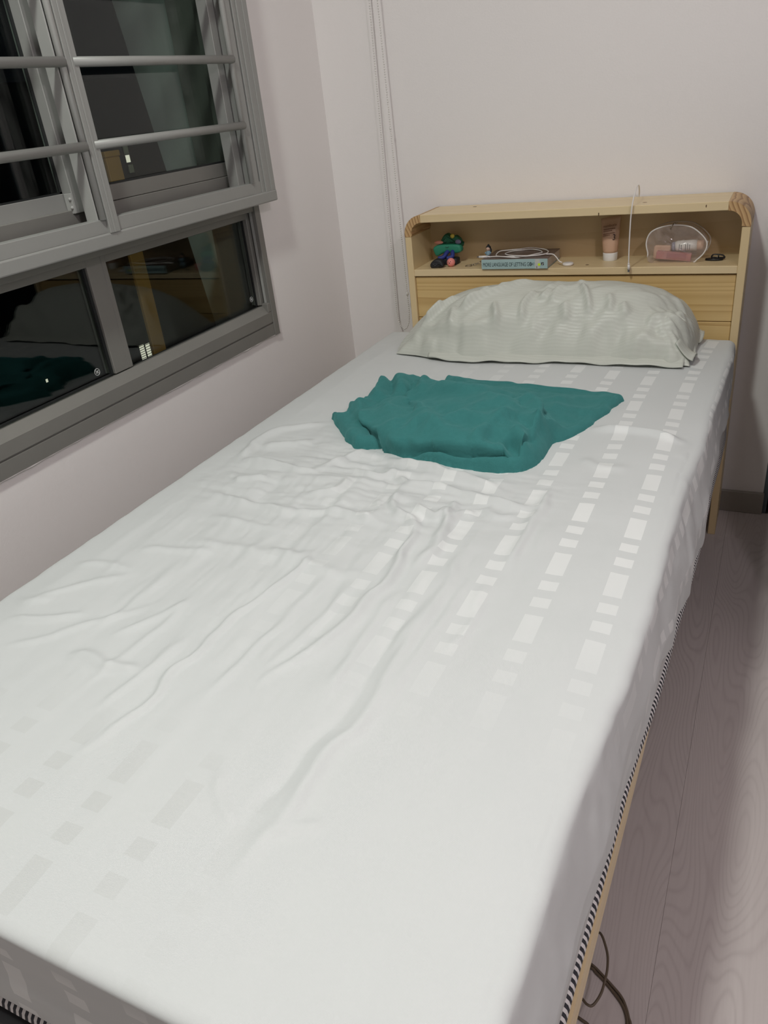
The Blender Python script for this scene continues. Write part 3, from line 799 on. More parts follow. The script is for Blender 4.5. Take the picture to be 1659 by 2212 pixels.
ZT = -0.6195
RB, EG = 0.020, 0.20
_ty2 = np.array([0.1, 0.2, 0.44, 0.55, 0.65, 0.72, 0.88, 1.13, 1.27, 1.34, 1.42, 1.6, 1.74, 1.96, 2.12])
_tx2 = np.array([-0.124, -0.124, -0.122, -0.119, -0.111, -0.1045, -0.1004, -0.1015, -0.098, -0.093, -0.087, -0.086, -0.081, -0.074, -0.078])
def wrapped(inset, ztop, R, drop_fn, s_arr, t_arr, bump, xl=XLB, yf=YFOOT):
    """cloth unrolled on (s,t): flat on top, rolled over right, left and foot edges"""
    Sg, Tg = np.meshgrid(s_arr, t_arr, indexing='ij')
    xs_ = right_x(Tg) - inset
    xt_ = np.minimum(np.interp(Tg, _ty2, _tx2), right_x(Tg) - 0.012) - inset
    xr = xt_ - 0.4 * R
    xl_ = xl + inset + 0.03; yf_ = yf + inset + 0.014; yh_ = YHEAD - inset - 0.03
    X, Y, Z = Sg.copy(), Tg.copy(), np.full(Sg.shape, ztop)
    ox = np.where(Sg > xr, Sg - xr, np.where(Sg < xl_, Sg - xl_, 0.0))
    oy = np.where(Tg < yf_, Tg - yf_, np.where(Tg > yh_, Tg - yh_, 0.0))
    e = np.hypot(ox, oy)
    with np.errstate(invalid='ignore', divide='ignore'):
        dx = np.where(e > 1e-9, ox / np.maximum(e, 1e-9), 0); dy = np.where(e > 1e-9, oy / np.maximum(e, 1e-9), 0)
    # horizontal reach of the edge: sloped side on the right, tight edge at the foot
    tot = np.sqrt((dx * np.where(ox > 0, xs_ - xr, 0.03)) ** 2 + (dy * np.where(oy < 0, 0.014, 0.03)) ** 2)
    tot = np.maximum(tot, 0.008)
    Rl = np.minimum(R, tot * 0.95)
    am = np.arctan2(0.10, np.maximum(tot - 0.7 * Rl, 0.003))
    st = np.maximum(tot - Rl * np.sin(am), 0) / np.cos(am)
    st = np.minimum(st, 0.12)
    vend = Rl * (1 - np.cos(am)) + st * np.sin(am)
    emax = Rl * am + st + np.maximum(drop_fn(Sg, Tg) - vend, 0.002)
    ee = e / EG * emax
    a1 = np.minimum(ee / Rl, am); s1 = np.clip(ee - Rl * am, 0, st); v1 = np.maximum(ee - Rl * am - st, 0)
    hor = Rl * np.sin(a1) + s1 * np.cos(am); ver = Rl * (1 - np.cos(a1)) + s1 * np.sin(am) + v1
    bx = np.where(ox > 0, xr, np.where(ox < 0, xl_, Sg)); by = np.where(oy < 0, yf_, np.where(oy > 0, yh_, Tg))
    X = bx + dx * hor; Y = by + dy * hor; Z = ztop - ver
    if bump: Z = Z + np.where(e < 1e-9, bed_bump(X, Y), -0.004 * np.clip(1 - ver / 0.02, 0, 1))
    # ripples on the hanging part
    if bump:
        rip = 0.0022 * np.sin(Tg * 34 + 2 * vnoise(Tg * 6, Sg * 0 + 2)) * np.clip(ver / 0.10, 0, 1) + 0.0012 * vnoise(Tg * 40, ver * 30)
        X = X + dx * rip; Y = Y + dy * rip
    return X, Y, Z, e, ee, Sg, Tg

def build_wrap(name, args, mat, zclip_e, uvmode, extra=None):
    X, Y, Z, e, ee, Sg, Tg = args
    ok = e <= zclip_e
    idx = -np.ones(X.shape, int)
    nu, nv = X.shape
    F = []
    okf = ok[:-1, :-1] & ok[1:, :-1] & ok[1:, 1:] & ok[:-1, 1:]
    ii, jj = np.nonzero(okf)
    used = np.zeros(X.shape, bool)
    for a, b in ((0, 0), (1, 0), (1, 1), (0, 1)): used[ii + a, jj + b] = True
    idx[used] = np.arange(used.sum())
    F = np.stack([idx[ii, jj], idx[ii + 1, jj], idx[ii + 1, jj + 1], idx[ii, jj + 1]], 1)
    V = np.stack([X[used], Y[used], Z[used]], 1)
    if uvmode == 'sheet': uv = np.stack([Sg[used], Tg[used]], 1)
    else:
        ox = np.where(Sg > right_x(Tg) - 0.06, 1, 0)
        per = np.where(Tg < YFOOT + 0.06, -Sg, Tg)
        uv = np.stack([per[used], Z[used]], 1)
    return V, F.tolist(), uv

s_arr = np.concatenate([np.linspace(XLB + 0.03 - EG, XLB + 0.03, 40)[:-1], np.linspace(XLB + 0.03, -0.14, 240)[:-1], np.linspace(-0.14, -0.075 + EG, 84)])
t_arr = np.concatenate([np.linspace(YFOOT + 0.014 - EG, YFOOT + 0.014, 56)[:-1], np.linspace(YFOOT + 0.014, YHEAD - 0.03, 480)[:-1], np.linspace(YHEAD - 0.03, YHEAD - 0.03 + EG, 44)])
_ty = np.array([0.0, 0.397, 0.44, 0.484, 0.53, 0.58, 0.61, 0.69, 0.74, 0.783, 0.834, 0.903, 0.946, 1.0, 1.06, 1.11, 1.19, 1.3, 1.44, 1.51, 1.6, 1.67, 1.73, 1.8, 1.91, 2.12])
_tz = np.array([-0.735, -0.728, -0.742, -0.744, -0.752, -0.757, -0.762, -0.792, -0.786, -0.77, -0.729, -0.735, -0.752, -0.772, -0.772, -0.777, -0.790, -0.785, -0.79, -0.762, -0.703, -0.704, -0.70, -0.706, -0.714, -0.75])
def sheet_drop_s(Sg, Tg):
    w = np.clip((Tg - 0.10) / 0.2, 0, 1)
    base = -(np.interp(np.clip(Tg, 0.0, 2.12), _ty, _tz) - ZT)
    return base * w + (0.150 + 0.004 * np.sin(Sg * 25)) * (1 - w)
args = wrapped(0.0, ZT, RB, sheet_drop_s, s_arr, t_arr, True)
V, F, uv = build_wrap('fitted_sheet', args, None, EG + 1e-6, 'sheet')
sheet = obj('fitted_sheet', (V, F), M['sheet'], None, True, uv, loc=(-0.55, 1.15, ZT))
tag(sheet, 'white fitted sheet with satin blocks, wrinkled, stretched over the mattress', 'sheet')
md = sheet.modifiers.new('thickness', 'SOLIDIFY'); md.thickness = 0.0012; md.offset = -1

mat_args = wrapped(0.0035, ZT - 0.006, RB, lambda a, b: np.full(a.shape, 0.172), s_arr[::2], t_arr[::2], False)
V, F, uv = build_wrap('mattress', mat_args, None, EG + 1e-6, 'tick')
V[:, 2] -= 0.010 * np.exp(-((V[:, 2] - ZT) / 0.05) ** 2)
mattress = thing('mattress', 'mattress with black and white striped ticking showing below the sheet', 'mattress', (-0.55, 1.15, -0.80))
M['calico'] = plain('off_white_calico', (0.55, 0.55, 0.54), 0.85)
obj('ticking_cover', (V, F), M['calico'], mattress, True, uv)
# fat rolled border in striped ticking along the bottom edge, black cloth below
RR = 0.0125
def perim(off, z):
    yy = np.linspace(YHEAD - 0.03, YFOOT + 0.045, 150)
    e_ = [(float(right_x(y)) * 0.985 - off, y, z) for y in yy]
    cx = e_[-1][0] - 0.045
    yc = YFOOT + 0.045
    e_ += [(cx + 0.045 * math.cos(a), yc - (0.049 - off) * math.sin(a), z) for a in np.linspace(0, math.pi / 2, 14)[1:]]
    e_ += [(x, yc - (0.049 - off), z) for x in np.linspace(cx, XLB + 0.03, 60)[1:]]
    return np.array(e_)
roll = perim(RR, -0.7845)
cum = np.concatenate([[0], np.cumsum(np.linalg.norm(np.diff(roll, axis=0), axis=1))])
rv, rf = tube(roll, RR, 12)
obj('striped_roll_edge', (rv, rf), M['tick'], mattress, True, np.stack([np.repeat(cum, 12), np.tile(np.linspace(0, .05, 12), len(roll))], 1))
obj('bottom_piping', tube(perim(0.010, -0.799), 0.004, 8), M['blackcloth'], mattress, True)
obj('bottom_band', box(XLB + 0.05, -0.16, YFOOT - 0.012, YFOOT + 0.03, -0.822, -0.796, 0.004), M['blackcloth'], mattress)
obj('underside', box(XLB + 0.03, -0.115, YFOOT + 0.03, YHEAD - 0.01, -0.801, -0.74), M['blackcloth'], mattress)

def bed_z(x, y): return ZT + bed_bump(x, y)

# ------------------------------------------------------------------ pillow
def pl(zx, zy):
    px, py = 820 + zx * .494, 560 + zy * .494
    return (-0.912 + (px - 850) * 0.00121, -1 + (785 - py) / 185 * 1.45)
PF = [[(700, 95), (600, 170), (540, 230), (420, 300), (350, 350)], [(760, 105), (740, 180), (715, 215)], [(870, 130), (855, 200)], [(640, 120), (560, 180), (500, 215)],
      [(330, 310), (350, 390)], [(480, 200), (410, 300), (390, 350)], [(690, 250), (650, 330), (660, 390)], [(740, 230), (720, 310)], [(790, 210), (760, 330)],
      [(870, 220), (920, 330), (930, 370)], [(990, 290), (1010, 330), (1000, 360)], [(1050, 320), (1080, 370)], [(270, 270), (200, 350)],
      [(170, 375), (300, 385), (420, 400), (600, 385)], [(1060, 440), (1180, 430), (1240, 440)], [(1240, 250), (1300, 300), (1240, 350), (1310, 370)],
      [(1300, 200), (1370, 270)], [(1230, 140), (1290, 200), (1260, 260)], [(330, 200), (260, 280), (180, 360)], [(1150, 380), (1220, 330), (1260, 300)], [(820, 330), (840, 390)], [(520, 320), (560, 400)]]
PF = [([(pl(*q)[0], pl(*q)[1] * 0.13) for q in p], (0.011 if i % 3 else 0.014), 0.0075 + 0.002 * (i % 3)) for i, p in enumerate(PF)]
na, nb = 190, 96
a = np.linspace(-1, 1, na); a = np.sign(a) * (1 - (1 - np.abs(a)) ** 1.35)
b = np.linspace(-1, 1, nb); b = np.sign(b) * (1 - (1 - np.abs(b)) ** 1.5)
A_, B_ = np.meshgrid(a, b, indexing='ij')
xc, hx = -0.533, 0.379
yfr = 1.838 - 0.028 * np.exp(-((A_ + 0.45) / 0.4) ** 2)
ybk = 2.094
X = xc + hx * A_ + 0.006 * vnoise(B_ * 3, A_ * 0 + 4) * np.abs(A_) ** 4
Y = (yfr + ybk) / 2 + (ybk - yfr) / 2 * B_ - 0.03 * np.clip(-A_ - .55, 0, 1) * B_
ta = np.where(A_ < 0, np.maximum(1 - np.abs(A_) ** 2.7, 0) ** 0.62, np.maximum(1 - np.abs(A_) ** 4.6, 0) ** 0.52)
tb = np.where(B_ < 0.1, np.maximum(1 - (np.abs(np.minimum(B_ - 0.1, 0)) / 1.1) ** 2.2, 0) ** 0.70, np.maximum(1 - (np.abs(B_ - 0.1) / 0.9) ** 3.0, 0) ** 0.55)
T = 0.158 * ta * tb
wr = ridges(X, B_ * 0.13, PF)
wr += 0.0075 * fbm(X * 12 - B_ * 2.2, B_ * 1.3 + 4, 3) + 0.0060 * fbm(X * 26 + 4, B_ * 3.2, 2) * np.exp(-((B_ + 0.85) / 0.3) ** 2)
wr += (0.010 * fbm(X * 22 + B_ * 2, B_ * 4.0, 3)) * np.clip((A_ - 0.62) / 0.3, 0, 1)
wr = wr * (0.35 + 0.65 * np.clip((0.25 - B_) / 0.4, 0, 1))
Zt = ZT + 0.004 + T + wr * np.clip(T / 0.03, 0, 1)
Y = Y - 0.5 * wr * np.clip(-B_, 0, 1)
Zb = ZT + 0.004 + 0 * T
nn = na * nb
V = np.concatenate([np.stack([X, Y, Zt], -1).reshape(-1, 3), np.stack([X, Y, Zb], -1).reshape(-1, 3)])
F = [[q[0], q[1], q[2], q[3]] for q in gridF(na, nb)] + [[nn + i for i in q[::-1]] for q in gridF(na, nb)]
arc = np.cumsum(np.concatenate([np.zeros((na, 1)), np.hypot(np.diff(Y, axis=1), np.diff(ZT + T, axis=1))], 1), 1)
uvp = np.stack([X, arc], -1).reshape(-1, 2)
pillow = thing('pillow', 'pale sage pillow with fine satin stripes leaning on the headboard', 'pillow', (xc, 1.97, ZT))
obj('pillow_body', (V, F), M['pillow'], pillow, True, np.concatenate([uvp, uvp]))
# flat hem lying in front of the pillow and its loose open end on the right
def strip(fx, n, m):
    P = np.array([[fx(i / (n - 1), j / (m - 1)) for j in range(m)] for i in range(n)])
    return P.reshape(-1, 3), gridF(n, m)
def hem(u, v):
    x = -0.80 + 0.637 * u
    yb = 1.853 - 0.028 * math.exp(-(((x - xc) / hx + 0.45) / 0.4) ** 2)
    y = yb - v * (0.020 + 0.014 * min(u * 3, 1) * (1.0 if u < 0.98 else 1) + 0.0015 * math.sin(u * 17))
    z = ZT + 0.010 + 0.002 * math.sin(u * 23 + v) * v + 0.0012 * math.sin(u * 51) * v + 0.012 * (1 - v) - 0.004 * v
    return (x, y, z)
vv, ff = strip(hem, 120, 7)
o = obj('hem_flange', (vv, ff), M['pillow'], pillow, True, vv[:, :2] + np.array([0, 0.3]))
o.modifiers.new('thickness', 'SOLIDIFY').thickness = 0.002
def flap(u, v):
    y = 1.842 + 0.23 * u
    x = -0.185 + 0.040 * v + 0.006 * math.sin(u * 9)
    z = ZT + 0.008 + 0.050 * (1 - v) ** 1.5 * (0.6 + 0.4 * math.sin(u * 7 + 1)) + 0.010 * math.sin(u * 15) * v * (1 - u * .5) + 0.006 * v
    return (x, y, z)
vv, ff = strip(flap, 60, 10)
o = obj('open_end_flap', (vv, ff), M['pillow'], pillow, True, vv[:, [0, 1]])
o.modifiers.new('thickness', 'SOLIDIFY').thickness = 0.002

# ------------------------------------------------------------------ fleece blanket
PA = [(-0.858, 1.385), (-0.747, 1.264), (-0.712, 1.244), (-0.665, 1.263), (-0.626, 1.233), (-0.546, 1.212), (-0.48, 1.212), (-0.41, 1.206), (-0.378, 1.212), (-0.36, 1.234), (-0.349, 1.272), (-0.342, 1.35), (-0.32, 1.38), (-0.287, 1.475), (-0.261, 1.585), (-0.255, 1.606), (-0.278, 1.624), (-0.382, 1.638), (-0.528, 1.658), (-0.606, 1.656), (-0.689, 1.681), (-0.685, 1.616), (-0.734, 1.617), (-0.75, 1.609), (-0.787, 1.623), (-0.781, 1.588), (-0.827, 1.592), (-0.817, 1.538), (-0.8, 1.487), (-0.822, 1.48), (-0.824, 1.448), (-0.846, 1.444), (-0.826, 1.382)]
PB = [(-0.752, 1.322), (-0.80, 1.375), (-0.826, 1.419), (-0.799, 1.451), (-0.818, 1.55), (-0.765, 1.572), (-0.731, 1.598), (-0.605, 1.56), (-0.485, 1.523), (-0.404, 1.468), (-0.362, 1.416), (-0.344, 1.36), (-0.348, 1.31), (-0.354, 1.265), (-0.372, 1.235), (-0.402, 1.232), (-0.471, 1.226), (-0.541, 1.227), (-0.591, 1.229), (-0.624, 1.236), (-0.682, 1.272), (-0.735, 1.31)]
PC = [(-0.743, 1.328), (-0.682, 1.272), (-0.624, 1.235), (-0.591, 1.230), (-0.541, 1.229), (-0.471, 1.227), (-0.398, 1.232), (-0.382, 1.25), (-0.372, 1.268), (-0.364, 1.30), (-0.364, 1.367), (-0.389, 1.415), (-0.469, 1.472), (-0.591, 1.524), (-0.716, 1.568), (-0.695, 1.466), (-0.678, 1.416), (-0.707, 1.446), (-0.746, 1.405), (-0.755, 1.365)]
res = 0.0023
gx = np.arange(-0.885, -0.225, res); gy = np.arange(1.17, 1.71, res)
GX, GY = np.meshgrid(gx, gy, indexing='ij')
wx_ = GX + 0.004 * vnoise(GX * 40, GY * 40); wy_ = GY + 0.004 * vnoise(GX * 40 + 5, GY * 40 + 5)
def layer(poly, th, r):
    sd = poly_sd(wx_, wy_, catmull(poly, 4, True))
    u = np.clip(sd / r, 0, 1)
    return th * np.sqrt(np.maximum(1 - (1 - u) ** 2, 0)), sd
h1, sdA = layer(PA, 0.013 + 0.015 * np.clip((-0.325 - GX) / 0.05, 0, 1) * np.clip(np.maximum((1.60 - GY) / 0.12, (-0.68 - GX) / 0.06), 0, 1), 0.018)
h2, sdB = layer(PB, 0.006 + 0.013 * np.clip((GY - 1.44) / 0.08, 0, 1), 0.022)
h3, sdC = layer(PC, 0.011, 0.009)
uu = np.clip(sdC / 0.075, 0, 1); h3 = h3 + 0.013 * uu * uu * (3 - 2 * uu)
Zb_ = h1 + h2 + h3
BRG = [([(-0.631, 1.354), (-0.578, 1.3), (-0.55, 1.281), (-0.514, 1.312), (-0.453, 1.3)], 8, 16), ([(-0.479, 1.236), (-0.447, 1.266), (-0.434, 1.328), (-0.408, 1.333)], 9, 15),
       ([(-0.425, 1.24), (-0.438, 1.279), (-0.431, 1.304)], -7, 11), ([(-0.516, 1.401), (-0.469, 1.409), (-0.43, 1.377), (-0.416, 1.393)], 8, 17), ([(-0.532, 1.309), (-0.494, 1.366), (-0.443, 1.388)], 6, 16),
       ([(-0.453, 1.452), (-0.405, 1.42), (-0.375, 1.37), (-0.37, 1.31)], 11, 16), ([(-0.608, 1.25), (-0.596, 1.283), (-0.542, 1.257), (-0.479, 1.246)], 8, 13), ([(-0.724, 1.393), (-0.668, 1.308), (-0.628, 1.263)], 6, 16),
       ([(-0.684, 1.428), (-0.651, 1.378), (-0.62, 1.318)], -5, 9), ([(-0.672, 1.42), (-0.645, 1.38), (-0.612, 1.33)], 6, 9), ([(-0.646, 1.494), (-0.564, 1.448), (-0.486, 1.461)], 7, 20), ([(-0.392, 1.476), (-0.343, 1.49), (-0.284, 1.50)], 3.5, 16),
       ([(-0.5, 1.54), (-0.42, 1.52), (-0.35, 1.54)], 3.5, 16), ([(-0.55, 1.60), (-0.45, 1.575), (-0.36, 1.575)], 3, 15), ([(-0.775, 1.60), (-0.74, 1.52), (-0.725, 1.47)], 7, 14), ([(-0.822, 1.56), (-0.79, 1.49), (-0.76, 1.44)], 6, 12),
       ([(-0.80, 1.43), (-0.775, 1.37), (-0.735, 1.30)], 7, 13), ([(-0.795, 1.585), (-0.76, 1.50), (-0.745, 1.45)], -7, 8), ([(-0.70, 1.56), (-0.68, 1.50), (-0.665, 1.45)], 6, 10), ([(-0.71, 1.585), (-0.70, 1.52), (-0.69, 1.47)], -6, 7),
       ([(-0.385, 1.225), (-0.40, 1.25), (-0.415, 1.262)], -14, 8), ([(-0.36, 1.24), (-0.385, 1.27), (-0.40, 1.30)], 7, 11), ([(-0.37, 1.33), (-0.352, 1.36), (-0.35, 1.40)], 8, 10), ([(-0.41, 1.34), (-0.385, 1.30), (-0.372, 1.26)], -4, 9)]
Zb_ = Zb_ + ridges(wx_, wy_, [(p, h * .0018, w * .0012) for p, h, w in BRG]) * np.clip(sdA / 0.02, 0, 1)
lipm = np.clip((1.50 - GY) / 0.04, 0, 1) * np.clip((-0.372 - GX) / 0.02, 0, 1)
Zb_ -= 0.021 * np.exp(-((sdC + 0.002) / 0.0042) ** 2) * lipm
Zb_ += (0.0065 * fbm(GX * 11, GY * 13, 2) + 0.0016 * fbm(GX * 38 + 2, GY * 30, 2)) * np.clip(sdA / 0.03, 0, 1)
# stitched hems: a shallow groove a finger's width from the folded edges
for sd in (sdA, sdC):
    Zb_ -= 0.0013 * np.exp(-((sd - 0.019) / 0.0022) ** 2) * (GY > 1.36)
ok = sdA > -0.0005
Zf = bed_z(GX, GY)
Zf = np.where(sdA > 0.0, Zf + np.maximum(Zb_, 0.0), Zf - 0.003)
okf = ok[:-1, :-1] | ok[1:, :-1] | ok[1:, 1:] | ok[:-1, 1:]
ii, jj = np.nonzero(okf)
used = np.zeros(GX.shape, bool)
for p_, q_ in ((0, 0), (1, 0), (1, 1), (0, 1)): used[ii + p_, jj + q_] = True
idx = -np.ones(GX.shape, int); idx[used] = np.arange(used.sum())
F = np.stack([idx[ii, jj], idx[ii + 1, jj], idx[ii + 1, jj + 1], idx[ii, jj + 1]], 1)
# the upper fold hangs out over the crease below it
ggx, ggy = np.gradient(sdC, res)
push = 0.0135 * np.clip(sdC / 0.004, 0, 1) * np.exp(-(np.maximum(sdC, 0) / 0.020) ** 2) * lipm
PX, PY = GX - ggx * push, GY - ggy * push
bk = obj('blanket', (np.stack([PX[used], PY[used], Zf[used]], 1), F.tolist()), M['fleece'], None, True, loc=(-0.55, 1.42, ZT))
tag(bk, 'crumpled teal fleece blanket folded on the bed below the pillow', 'blanket')
sm = bk.modifiers.new('soften', 'SMOOTH'); sm.factor = 0.5; sm.iterations = 1

# ------------------------------------------------------------------ roller-blind chain
ch = thing('blind_chain', 'white beaded blind chain hanging in a loop beside the headboard', 'chain', (-1.06, 2.235, -0.66))
M['bead'] = plain('white_bead', (0.74, 0.72, 0.69), 0.35)
za, zb_ = 1.30, -0.60
L_ = [(-1.0785 - 0.0055 * np.clip((0.25 - z) / 0.85, 0, 1), 2.240, z) for z in np.linspace(za, zb_, 40)]
R_ = [(-1.0455 + 0.0135 * np.clip((0.25 - z) / 0.85, 0, 1), 2.222, z) for z in np.linspace(zb_, za, 40)]
xl0, xr0 = L_[-1][0], R_[0][0]
U_ = [((xl0 + xr0) / 2 + (xl0 - xr0) / 2 * math.cos(q), 2.231 + .009 * math.cos(q), zb_ - 0.060 * math.sin(q)) for q in np.linspace(0, math.pi, 14)[1:-1]]
pth = catmull(np.array(L_ + U_ + R_), 4)
cum = np.concatenate([[0], np.cumsum(np.linalg.norm(np.diff(pth, axis=0), axis=1))])
parts = [sphere((0, 0, 0), 0.0026, 6, 4)]
sv, sf = parts[0]
q = np.arange(0, cum[-1], 0.0062)
px_ = np.stack([np.interp(q, cum, pth[:, k]) for k in range(3)], 1)
V = (sv[None] + px_[:, None]).reshape(-1, 3)
F = [[i + k * len(sv) for i in f] for k in range(len(q)) for f in sf]
o = obj('beads', (V, F), M['bead'], ch, True); o['kind'] = 'stuff'
obj('cord', tube(pth[::2], 0.0007, 5), M['bead'], ch, True)
obj('joiner', sphere((-1.0328, 2.222, -0.545), 0.0058, 12, 8, (0.8, 0.8, 1.15)), M['bead'], ch, True)
obj('joiner', sphere((-1.0403, 2.222, -0.075), 0.004, 12, 8, (0.8, 0.8, 1.15)), M['bead'], ch, True)

# ------------------------------------------------------------------ things on the headboard shelf
ZS = -0.447
def clay(name, col): return plain(name, col, 0.6, vary=0.1, scale=300)
M['cgreen'] = clay('clay_green', (0.02, 0.215, 0.13)); M['cdgreen'] = clay('clay_dark_green', (0.012, 0.12, 0.06)); M['cpink'] = clay('clay_salmon', (0.72, 0.30, 0.22))
M['clilac'] = clay('clay_lilac', (0.20, 0.19, 0.30)); M['cyel'] = clay('clay_yellow', (0.55, 0.46, 0.07)); M['cblue'] = clay('clay_blue', (0.02, 0.035, 0.21)); M['cblack'] = clay('clay_black', (0.012, 0.013, 0.017))
M['cface'] = clay('clay_coral', (0.80, 0.27, 0.24))
fg = thing('clay_figure', 'handmade green clay figure with blue legs sitting at the left end of the shelf', 'figurine', (-0.87, 2.19, ZS))
def blob(poly, y0, y1, bev, n=5):
    P = catmull([(p[0], 0, p[1]) for p in poly], n, True)
    return prism([(p[0], p[2]) for p in P], 'y', y0, y1, bev, 3)
obj('body', blob([(-0.917, -0.401), (-0.903, -0.394), (-0.868, -0.392), (-0.838, -0.394), (-0.830, -0.402), (-0.832, -0.414), (-0.853, -0.418), (-0.87, -0.414), (-0.889, -0.418), (-0.902, -0.424), (-0.910, -0.424), (-0.916, -0.413)], 2.180, 2.205, 0.006), M['cgreen'], fg, True)
obj('head', blob([(-0.902, -0.400), (-0.898, -0.383), (-0.888, -0.369), (-0.878, -0.3645), (-0.870, -0.369), (-0.860, -0.372), (-0.852, -0.371), (-0.843, -0.377), (-0.837, -0.385), (-0.836, -0.400)], 2.196, 2.222, 0.007), M['cdgreen'], fg, True)
obj('left_ear', sphere((-0.902, 2.192, -0.3875), 0.0125, 14, 8, (1.15, 0.45, 0.42)), M['cpink'], fg, True)
obj('right_ear', sphere((-0.8415, 2.192, -0.387), 0.0095, 14, 8, (1.0, 0.45, 0.7)), M['clilac'], fg, True)
obj('bobble', sphere((-0.8585, 2.193, -0.3705), 0.0066, 12, 8), M['cyel'], fg, True)
obj('leg', tube(catmull([(-0.869, 2.19, -0.410), (-0.873, 2.178, -0.414), (-0.879, 2.165, -0.424), (-0.894, 2.16, -0.427)], 4), 0.0062, 8), M['cblue'], fg, True)
obj('leg', tube(catmull([(-0.857, 2.19, -0.410), (-0.855, 2.178, -0.414), (-0.853, 2.168, -0.424), (-0.868, 2.162, -0.4275)], 4), 0.0062, 8), M['cblue'], fg, True)
obj('seat_block', box(-0.893, -0.838, 2.163, 2.195, ZS, -0.4285, 0.004, 2), M['cblack'], fg, True)
for cx in (-0.884, -0.862):
    obj('closed_eye', tube([(cx + 0.005 * math.cos(q), 2.1945, -0.3865 + 0.003 * math.sin(q)) for q in np.linspace(math.pi, 2 * math.pi, 8)], 0.0007, 5), M['cblack'], fg)
obj('smile', tube([(-0.872 + 0.005 * math.cos(q), 2.1795, -0.397 + 0.0035 * math.sin(q)) for q in np.linspace(math.pi * 1.05, 1.95 * math.pi, 8)], 0.0007, 5), M['cblack'], fg)
bs = thing('clay_stone', 'small black clay lump with a sleepy face at the shelf front, left end', 'figurine', (-0.886, 2.13, ZS))
obj('lump', blob([(-0.906, -0.437), (-0.899, -0.428), (-0.887, -0.4215), (-0.872, -0.4245), (-0.866, -0.433), (-0.866, -0.443), (-0.884, -0.4465), (-0.902, -0.4468)], 2.12, 2.142, 0.006), M['cblack'], bs, True)
M['grey'] = plain('grey_line', (0.10, 0.11, 0.13), 0.6)
for cx in (-0.893, -0.884):
    obj('eye', tube([(cx + 0.0025 * math.cos(q), 2.1195, -0.433 + 0.0015 * math.sin(q)) for q in np.linspace(math.pi, 2 * math.pi, 6)], 0.0005, 5), M['grey'], bs)
obj('mouth', tube([(-0.8885 + 0.0022 * math.cos(q), 2.1195, -0.4375 + 0.0012 * math.sin(q)) for q in np.linspace(math.pi, 2 * math.pi, 6)], 0.0005, 5), M['grey'], bs)
pb = thing('clay_ball', 'round pink clay ball with a tiny face in front of the green figure', 'figurine', (-0.848, 2.143, ZS))
obj('ball', sphere((-0.848, 2.143, ZS + 0.0122), 0.0122, 20, 14), M['cface'], pb, True)
for cx, cz in ((-0.8525, -0.4315), (-0.8455, -0.4305)):
    obj('eye', sphere((cx, 2.1318, cz), 0.0012, 8, 6), M['cblack'], pb)
obj('mouth', sphere((-0.848, 2.1305, -0.4345), 0.0014, 8, 6, (1.5, 0.6, 0.7)), M['cblack'], pb)

# book
bkx0, bkx1, bky0, bky1, bz0, bz1 = -0.7395, -0.5525, 2.0985, 2.236, ZS + 0.0006, -0.4205
bo = thing('book', 'paperback with pale blue spine lying flat on the shelf under a coiled white cable', 'book', (-0.646, 2.165, ZS))
M['cover'] = plain('brown_cover', (0.13, 0.09, 0.075), 0.35, vary=0.3, scale=14)
M['spine'] = plain('pale_blue_spine', (0.36, 0.50, 0.50), 0.45)
M['paper'] = plain('paper_edges', (0.50, 0.44, 0.38), 0.8, vary=0.12, scale=500)
M['ink'] = plain('dark_ink', (0.015, 0.03, 0.035), 0.6)
obj('spine', box(bkx0, bkx1, bky0, bky0 + 0.0014, bz0, bz1, 0.0004), M['spine'], bo)
obj('page_block', box(bkx0 + 0.0015, bkx1 - 0.0015, bky0 + 0.0015, bky1 - 0.002, bz0 + 0.0009, bz1 - 0.0009), M['paper'], bo)
obj('front_cover', box(bkx0, bkx1, bky0 + 0.0006, bky1, bz1 - 0.0008, bz1), M['cover'], bo)
obj('back_cover', box(bkx0, bkx1, bky0 + 0.0006, bky1, bz0, bz0 + 0.0008), M['spine'], bo)
text('title', 'MORE LANGUAGE OF LETTING GO', 0.0150, M['ink'], bo, (-0.7355, bky0 - 0.0002, -0.4392), (1, 0, 0), (0, 0, 1), 0.585)
text('author', 'BEAT', 0.0100, M['ink'], bo, (-0.6015, bky0 - 0.0002, -0.4375), (1, 0, 0), (0, 0, 1), 0.56)
M['tape'] = plain('pale_label', (0.52, 0.53, 0.50), 0.4); M['neon'] = plain('neon_yellow_sticker', (0.62, 0.85, 0.02), 0.5); M['photo'] = plain('dark_picture', (0.03, 0.035, 0.04), 0.5)
lb = obj('spine_label', box(-0.5868, -0.5735, bky0 - 0.0003, bky0, bz0, bz1 - 0.0005), M['tape'], bo)
text('label_mark', 'B', 0.007, M['ink'], lb, (-0.5835, bky0 - 0.0004, -0.4445), (1, 0, 0), (0, 0, 1), 0.8)
obj('round_sticker', lathe([(0.0036, 0), (0.0036, -0.0004)], (-0.5755, bky0 - 0.0003, -0.4355), 18, 'y'), M['neon'], bo)
obj('publisher_mark', box(-0.5700, -0.5625, bky0 - 0.0002, bky0 + 0.0002, -0.4375, -0.4300), M['photo'], bo)
obj('publisher_mark_shape', prism([(-0.5685, -0.4365), (-0.566, -0.4365), (-0.5635, -0.4325), (-0.5655, -0.4318)], 'y', bky0 - 0.0004, bky0), M['tape'], bo)

